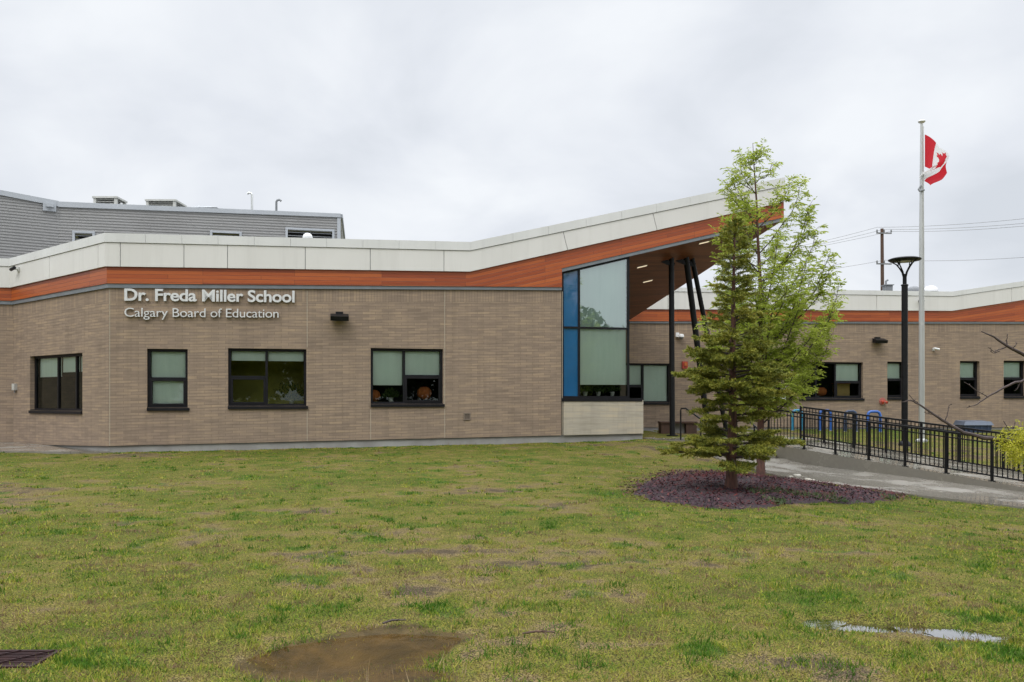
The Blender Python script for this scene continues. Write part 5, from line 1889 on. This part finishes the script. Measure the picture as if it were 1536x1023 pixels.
limb([P9(1690, 640), P9(1600, 566, .1), P9(1536, 532, .1), P9(1512, 520), P9(1490, 505), P9(1472, 497)], .045, .007)
limb([P9(1512, 520), P9(1498, 524), P9(1492, 528), P9(1482, 521)], .010, .004)
limb([P9(1500, 527, .02), P9(1490, 530, .03), P9(1485, 526, .03)], .008, .003)
limb([P9(1511, 519), P9(1510, 509), P9(1511, 501)], .010, .004)
limb([P9(1518, 524), P9(1523, 518), P9(1526, 514)], .009, .004)
limb([P9(1690, 600), P9(1600, 580, -.2), P9(1536, 571, -.2), P9(1518, 575, -.2), P9(1500, 585, -.2), P9(1482, 595, -.2), P9(1466, 606, -.2), P9(1450, 612, -.2)], .03, .005)
limb([P9(1482, 595, -.2), P9(1468, 588, -.2), P9(1446, 573, -.2)], .008, .004)
limb([P9(1530, 572, -.2), P9(1527, 582, -.2), P9(1522, 586, -.2)], .007, .003)
limb([P9(1690, 690), P9(1610, 680, .1), P9(1540, 668, .1), P9(1510, 661, .1), P9(1476, 657, .1), P9(1445, 648, .1), P9(1420, 634, .1), P9(1400, 621, .1), P9(1378, 606, .1), P9(1366, 600, .1), P9(1353, 603, .1)], .05, .005)
limb([P9(1418, 633, .1), P9(1421, 620, .1), P9(1424, 609, .1), P9(1428, 606, .1)], .009, .004)
limb([P9(1378, 606, .1), P9(1368, 597, .1), P9(1364, 593, .1)], .007, .004)
limb([P9(1400, 621, .1), P9(1390, 620, .1), P9(1386, 618, .1)], .006, .003)
limb([P9(1512, 661, .1), P9(1516, 648, .1), P9(1510, 640, .1), P9(1505, 631, .1)], .012, .005)
limb([P9(1516, 648, .1), P9(1522, 640, .1), P9(1523, 633, .1)], .008, .004)
# the rest of its crown, beyond the picture's edge: forked limbs going up and out
nb, nd, nl, nw = [], [], [], []
for q in range(15):
    h0 = bz + random.uniform(.9, 3.3)
    an = random.uniform(-1.45, 1.45) + (.0 if q % 3 else random.uniform(-.4, .4))
    ln_ = random.uniform(.7, 1.5)
    dv_ = Vector((math.cos(an), math.sin(an), random.uniform(.45, 1.1))).normalized()
    c0 = Vector((nx0, Yn, h0))
    e0 = c0 + dv_ * ln_
    limb([c0, c0.lerp(e0, .5) + Vector((0, 0, .06)), e0], .030, .006)
    for w_ in range(4):
        p0 = c0.lerp(e0, random.uniform(.35, .95))
        dd = (dv_ + Vector((random.uniform(0, .5), random.gauss(0, .6), random.gauss(.1, .4)))).normalized()
        limb([p0, p0 + dd * random.uniform(.2, .5)], .010, .003)
        if w_ % 2:
            for u_ in range(6): compound(p0 + dd * random.uniform(.1, .4), Vector((random.gauss(0, .6), random.gauss(0, .6), random.gauss(-.3, .4))).normalized(), 5, .035)
limb([(nx0, Yn, bz + 3.2), (nx0 + .25, Yn + .1, bz + 3.9), (nx0 + .2, Yn + .2, bz + 4.5)], .03, .006)
limb([(nx0, Yn, bz + 2.9), (nx0 + .1, Yn - .4, bz + 3.6), (nx0 + .2, Yn - .7, bz + 4.1)], .03, .006)
for q in range(420):
    px, py = random.gauss(1527, 17), random.gauss(668, 15)
    if (px - 1540) / 40 - (py - 668) / 55 < -.92 or px < 1496: continue
    p = P9(px, py, random.gauss(0, .09))
    compound(p, Vector((random.gauss(-.3, .6), random.gauss(0, .6), random.gauss(-.5, .4))).normalized(), 5, .035)
for q in range(120):
    p = P9(random.gauss(1580, 25), random.gauss(660, 22), random.gauss(0, .15))
    compound(p, Vector((random.gauss(0, .6), random.gauss(0, .6), random.gauss(-.5, .4))).normalized(), 5, .035)
base, dirv = np.array(nb), np.array(nd)
fo = blades_mesh('foliage', base, dirv, unit(np.cross(dirv, rng.normal(size=base.shape))), np.array(nw) * 1.1, np.array(nl), leaf_mat('yellow_leaf', [(.26, .25, .02), (.42, .42, .04), (.56, .50, .07)], .4), quad=True, parent=nroot)
fo['kind'] = 'stuff'

# ---- pale stones at the back of the mulch bed
stm = plain('pale_stones', (.50, .47, .40), (.34, .31, .26), 16, .8, bmp=.4)
spots = [(1186, 716, .07, 'lone pale stone nearest the leafy tree trunk, at the back of the mulch'), (1196, 714, .09, 'biggest pale stone at the back edge of the mulch bed'), (1204, 717, .055, 'small pale stone between the biggest and the flat one'),
         (1211, 720, .08, 'flat pale stone beside the wet sidewalk, third to the right'), (1219, 721, .06, 'pale stone next to the last one of the row by the sidewalk'), (1226, 723, .05, 'rightmost small pale stone at the sidewalk edge')]
for (px, py, r, lab) in spots:
    Y = 18.0
    for _ in range(12):
        xx = (px - CX) / F * Y; Y = (EYE - gz(xx, Y) - .02) * F / (py - HY)
    bm_ = MB()
    rows_ = 7; cols_ = 12
    ph = [random.uniform(.72, 1.2) for _ in range(cols_)]
    c = Vector((xx, Y, gz(xx, Y) + .02))
    bm_.lathe([(.0, -.35), (.8, -.3), (1.05, 0), (.8, .38), (.35, .56), (0, .58)], (0, 0, 0), cols_)
    bm_.v = [(c.x + v_[0] * r * ph[i % cols_] * 1.25, c.y + v_[1] * r * ph[i % cols_], c.z + v_[2] * r * random.uniform(.85, 1.1)) for i, v_ in enumerate(bm_.v)]
    o = bm_.build('stone', stm, None, False)
    tag(o, lab, 'stone', 'pale stones by the mulch bed')

# ---- a twig lying on the lawn and another near the puddle
for (px, py, l, an, lab) in ((592, 934, .16, .5, 'short dark stick lying at the back edge of the muddy puddle'), (808, 953, .22, .1, 'pale dry twig lying in the grass right of the muddy puddle')):
    xx, yy = gp(px, py, .01)
    zz_ = gz(xx, yy) + .03
    mb = MB(); mb.tube([(xx - l / 2, yy - l * an / 2, zz_), (xx - .02, yy, zz_ + .012), (xx + l / 2, yy + l * an / 2, zz_ + .004)], [.006, .008, .004], 6)
    mb.tube([(xx + .01, yy, zz_ + .01), (xx + l * .25, yy - .03, zz_ + .03)], [.004, .002], 5)
    o = mb.build('stick', M['twig'] if an > .3 else M['brownw'], None, True); tag(o, lab, 'stick')

# ------------------------------------------------------------------ things behind the window glass
def fuzzy(w, px, py, r, off, m, name, label, cat, group=None, sy=1.0):
    u, z = w.hit(px, py)
    c = Vector(w.pt(u, z, off))
    mb = MB(); n_ = 16
    pf = [(0, -1), (.5, -.9), (.85, -.55), (1, -.1), (.9, .45), (.55, .82), (.2, .9), (0, .84)]
    base = len(mb.v)
    for (rr_, zz_) in pf:
        for k in range(n_):
            a = 6.283 * k / n_; lob = 1 + .07 * math.cos(a * 8)
            mb.v.append((c.x + rr_ * r * lob * math.cos(a), c.y + rr_ * r * .8 * lob * math.sin(a), c.z + zz_ * r * sy))
    for i in range(len(pf) - 1):
        for k in range(n_):
            a0, a1 = base + i * n_ + k, base + i * n_ + (k + 1) % n_
            mb.f.append((a0, a1, a1 + n_, a0 + n_)); mb.uv.append([(0, 0)] * 4)
    o = mb.build(name, m, None, True)
    return tag(o, label, cat, group)


og = 'orange cushions behind the windows'
fuzzy(FR, 562, 593, .20, -.55, M['orange'], 'cushion', 'orange rounded cushion behind the left pane of the third front window', 'cushion', og)
fuzzy(FR, 640, 589, .22, -.60, M['orange'], 'cushion', 'orange rounded cushion behind the opening sash of the third front window', 'cushion', og)
fuzzy(RT, 1245, 587, .27, -.7, M['orange'], 'cushion', 'biggest orange rounded cushion inside the wide rear wing window, middle pane', 'cushion', og, .8)
fuzzy(RT, 1213, 588, .20, -.8, M['orange'], 'cushion', 'orange rounded cushion inside the wide rear wing window, left pane', 'cushion', og, .7)
u, z = RT.hit(1274, 583)
mb = MB(); c = RT.pt; rb = empty('reading_box', RT.pt(u, z, -.6), 'tan open box inside the right sash of the wide rear wing window', 'box')
RT.box(mb, u - .30, u + .38, z - .35, z + .22, -.82, -.52); mb.build('shell', plain('tan_card', (.50, .34, .13), (.42, .28, .10), 3, .8), rb)
mb = MB(); RT.box(mb, u - .34, u + .42, z + .222, z + .26, -.84, -.50); mb.build('rim', M['orange'], rb)
pot = plain('pale_pot', (.5, .5, .46), (.4, .4, .37), 6, .5)
plm = leaf_mat('house_plant', [(.04, .08, .02), (.09, .14, .045), (.17, .19, .08)], .3)
for i, (w, px, py, h, off, lab) in enumerate(((FR, 885, 591, .24, -.5, 'low potted plant inside the tall window, leftmost by the blue glass'), (FR, 905, 591, .34, -.5, 'fuller potted plant inside the tall window, in the middle of the row'),
                                             (FR, 926, 591, .38, -.5, 'pale leafy potted plant inside the tall window, rightmost'), (FR, 588, 600, .34, -.45, 'spotted leafy potted plant behind the left pane of the third front window'),
                                             (FR, 436, 605, .75, -.9, 'dark tall plant behind the right pane of the second front window'))):
    u, z = w.hit(px, py)
    c = Vector(w.pt(u, z, off))
    root = empty('potted_plant', c, lab, 'plant', 'potted plants behind the windows')
    mb = MB(); mb.lathe([(0, -.06), (.06, -.06), (.085, .08), (.07, .08), (.065, .05), (0, .05)], c, 14); mb.build('pot', pot, root, True)
    k = 260
    a = rng.uniform(0, 6.283, k); e = rng.uniform(.2, 1.45, k)
    d = np.stack([np.cos(a) * np.cos(e), np.sin(a) * np.cos(e), np.sin(e)], 1)
    r = rng.uniform(.15, 1, k) ** .7
    bs = np.array([c.x, c.y, c.z + .06]) + d * (r * h * .8)[:, None] * [1.1, .8, 1]
    d2_ = unit(d + rng.normal(0, .6, (k, 3)))
    f_ = blades_mesh('foliage', bs, d2_, unit(np.cross(d2_, rng.normal(size=(k, 3)))), np.full(k, .035), rng.uniform(.06, .13, k), plm, quad=True, parent=root)
    f_['kind'] = 'stuff'

# ---- the wood across the street behind the photographer, only ever seen mirrored in the glass
bs, ds, ls_ = [], [], []
for q in range(92):
    x = -62 + (q % 46) * 5 + random.gauss(0, 1.2); y = -34 - 7 * (q // 46) + random.gauss(0, 2); h = random.uniform(8, 12.5)
    k = 2000
    v_ = unit(rng.normal(size=(k, 3))) * (rng.random(k) ** .45)[:, None]
    bs.append(np.array([x, y, h * .56]) + v_ * [h * .34, h * .34, h * .46]); ds.append(unit(rng.normal(size=(k, 3)))); ls_.append(rng.uniform(.45, .95, k))
base, dirv, ls_ = np.concatenate(bs), np.concatenate(ds), np.concatenate(ls_)
fo = blades_mesh('distant_wood', base, dirv, unit(np.cross(dirv, rng.normal(size=base.shape))), ls_ * .7, ls_, leaf_mat('wood_leaf', [(.02, .035, .012), (.035, .055, .018), (.055, .075, .025)], .2), quad=True)
fo['kind'] = 'stuff'

# ------------------------------------------------------------------ sky, sun, camera
SUN_EL, SUN_AZ = R(52), R(205)          # azimuth clockwise from +Y
wd = bpy.data.worlds.new('World'); SC.world = wd; wd.use_nodes = True
nt = wd.node_tree; bg = nt.nodes['Background']
sky = nt.nodes.new('ShaderNodeTexSky'); sky.sky_type = 'NISHITA'; sky.sun_disc = False
sky.sun_elevation = SUN_EL; sky.sun_rotation = SUN_AZ; sky.air_density = 1.0; sky.dust_density = 3.0
tc = nt.nodes.new('ShaderNodeTexCoord')
sp = nt.nodes.new('ShaderNodeSeparateXYZ'); L(nt, tc.outputs['Generated'], sp.inputs[0])
el = math_(nt, 'MAXIMUM', sp.outputs[2], 0.0)
den = math_(nt, 'ADD', el, .42)
cb = nt.nodes.new('ShaderNodeCombineXYZ')
L(nt, math_(nt, 'DIVIDE', sp.outputs[0], den), cb.inputs[0]); L(nt, math_(nt, 'DIVIDE', sp.outputs[1], den), cb.inputs[1])
n1 = N(nt, 'ShaderNodeTexNoise', i_Scale=2.6, i_Detail=5.0, i_Roughness=.5, i_Distortion=.3); L(nt, cb.outputs[0], n1.inputs['Vector'])
n2 = N(nt, 'ShaderNodeTexNoise', i_Scale=1.2, i_Detail=2.0, i_Roughness=.5); L(nt, cb.outputs[0], n2.inputs['Vector'])
nn_ = math_(nt, 'ADD', math_(nt, 'MULTIPLY', n1.outputs['Fac'], .62), math_(nt, 'MULTIPLY', n2.outputs['Fac'], .38))
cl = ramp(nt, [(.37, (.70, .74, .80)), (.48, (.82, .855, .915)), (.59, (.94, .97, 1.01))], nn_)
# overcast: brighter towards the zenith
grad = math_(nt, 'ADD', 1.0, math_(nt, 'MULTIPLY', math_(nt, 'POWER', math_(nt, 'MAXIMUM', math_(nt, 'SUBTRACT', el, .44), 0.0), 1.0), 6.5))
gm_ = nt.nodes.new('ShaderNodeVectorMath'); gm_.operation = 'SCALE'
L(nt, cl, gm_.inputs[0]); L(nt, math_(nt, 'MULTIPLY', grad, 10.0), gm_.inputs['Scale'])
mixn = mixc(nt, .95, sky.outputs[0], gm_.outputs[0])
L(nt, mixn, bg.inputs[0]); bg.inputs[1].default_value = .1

sl = bpy.data.lights.new('sun', 'SUN'); sl.energy = 1.0; sl.angle = R(25); sl.color = (1, .97, .92)
so = bpy.data.objects.new('sun', sl); COL.objects.link(so)
sv = Vector((math.sin(SUN_AZ) * math.cos(SUN_EL), math.cos(SUN_AZ) * math.cos(SUN_EL), math.sin(SUN_EL)))
so.rotation_euler = (-sv).to_track_quat('-Z', 'Y').to_euler()

cam = bpy.data.cameras.new('camera'); cam.sensor_width = 36; cam.lens = F / 1536 * 36
cam.shift_y = (HY - 511.5) / 1536; cam.clip_end = 6000; cam.clip_start = .05
cam_o = bpy.data.objects.new('camera', cam); COL.objects.link(cam_o)
cam_o.location = (0, 0, EYE); cam_o.rotation_euler = (R(90), 0, 0)
SC.camera = cam_o
SC.view_settings.view_transform = 'Standard'; SC.view_settings.look = 'None'
SC.view_settings.exposure = 0; SC.view_settings.gamma = 1
SC.cycles.max_bounces = 8; SC.cycles.transparent_max_bounces = 12
SC.cycles.use_denoising = True

# pale dead stalks standing in the lower edge of the muddy puddle
pts_ = []
for q in range(46):
    px, py = random.uniform(400, 720), random.uniform(985, 1030)
    X_, Y_ = gp(px, py, 0)
    pts_.append((X_, Y_, gz(X_, Y_) - .01))
base = np.array(pts_); k = len(base)
d = unit(np.stack([rng.normal(0, .3, k), rng.normal(0, .3, k), np.ones(k)], 1)); a = rng.uniform(0, 6.283, k)
so_ = blades_mesh('dry_stalks', base, d, np.stack([np.cos(a), np.sin(a), 0 * a], 1), np.full(k, .006), rng.uniform(.05, .13, k), plain('straw', (.34, .26, .15), (.26, .19, .11), 8, .8, spec=.1))
so_['kind'] = 'stuff'
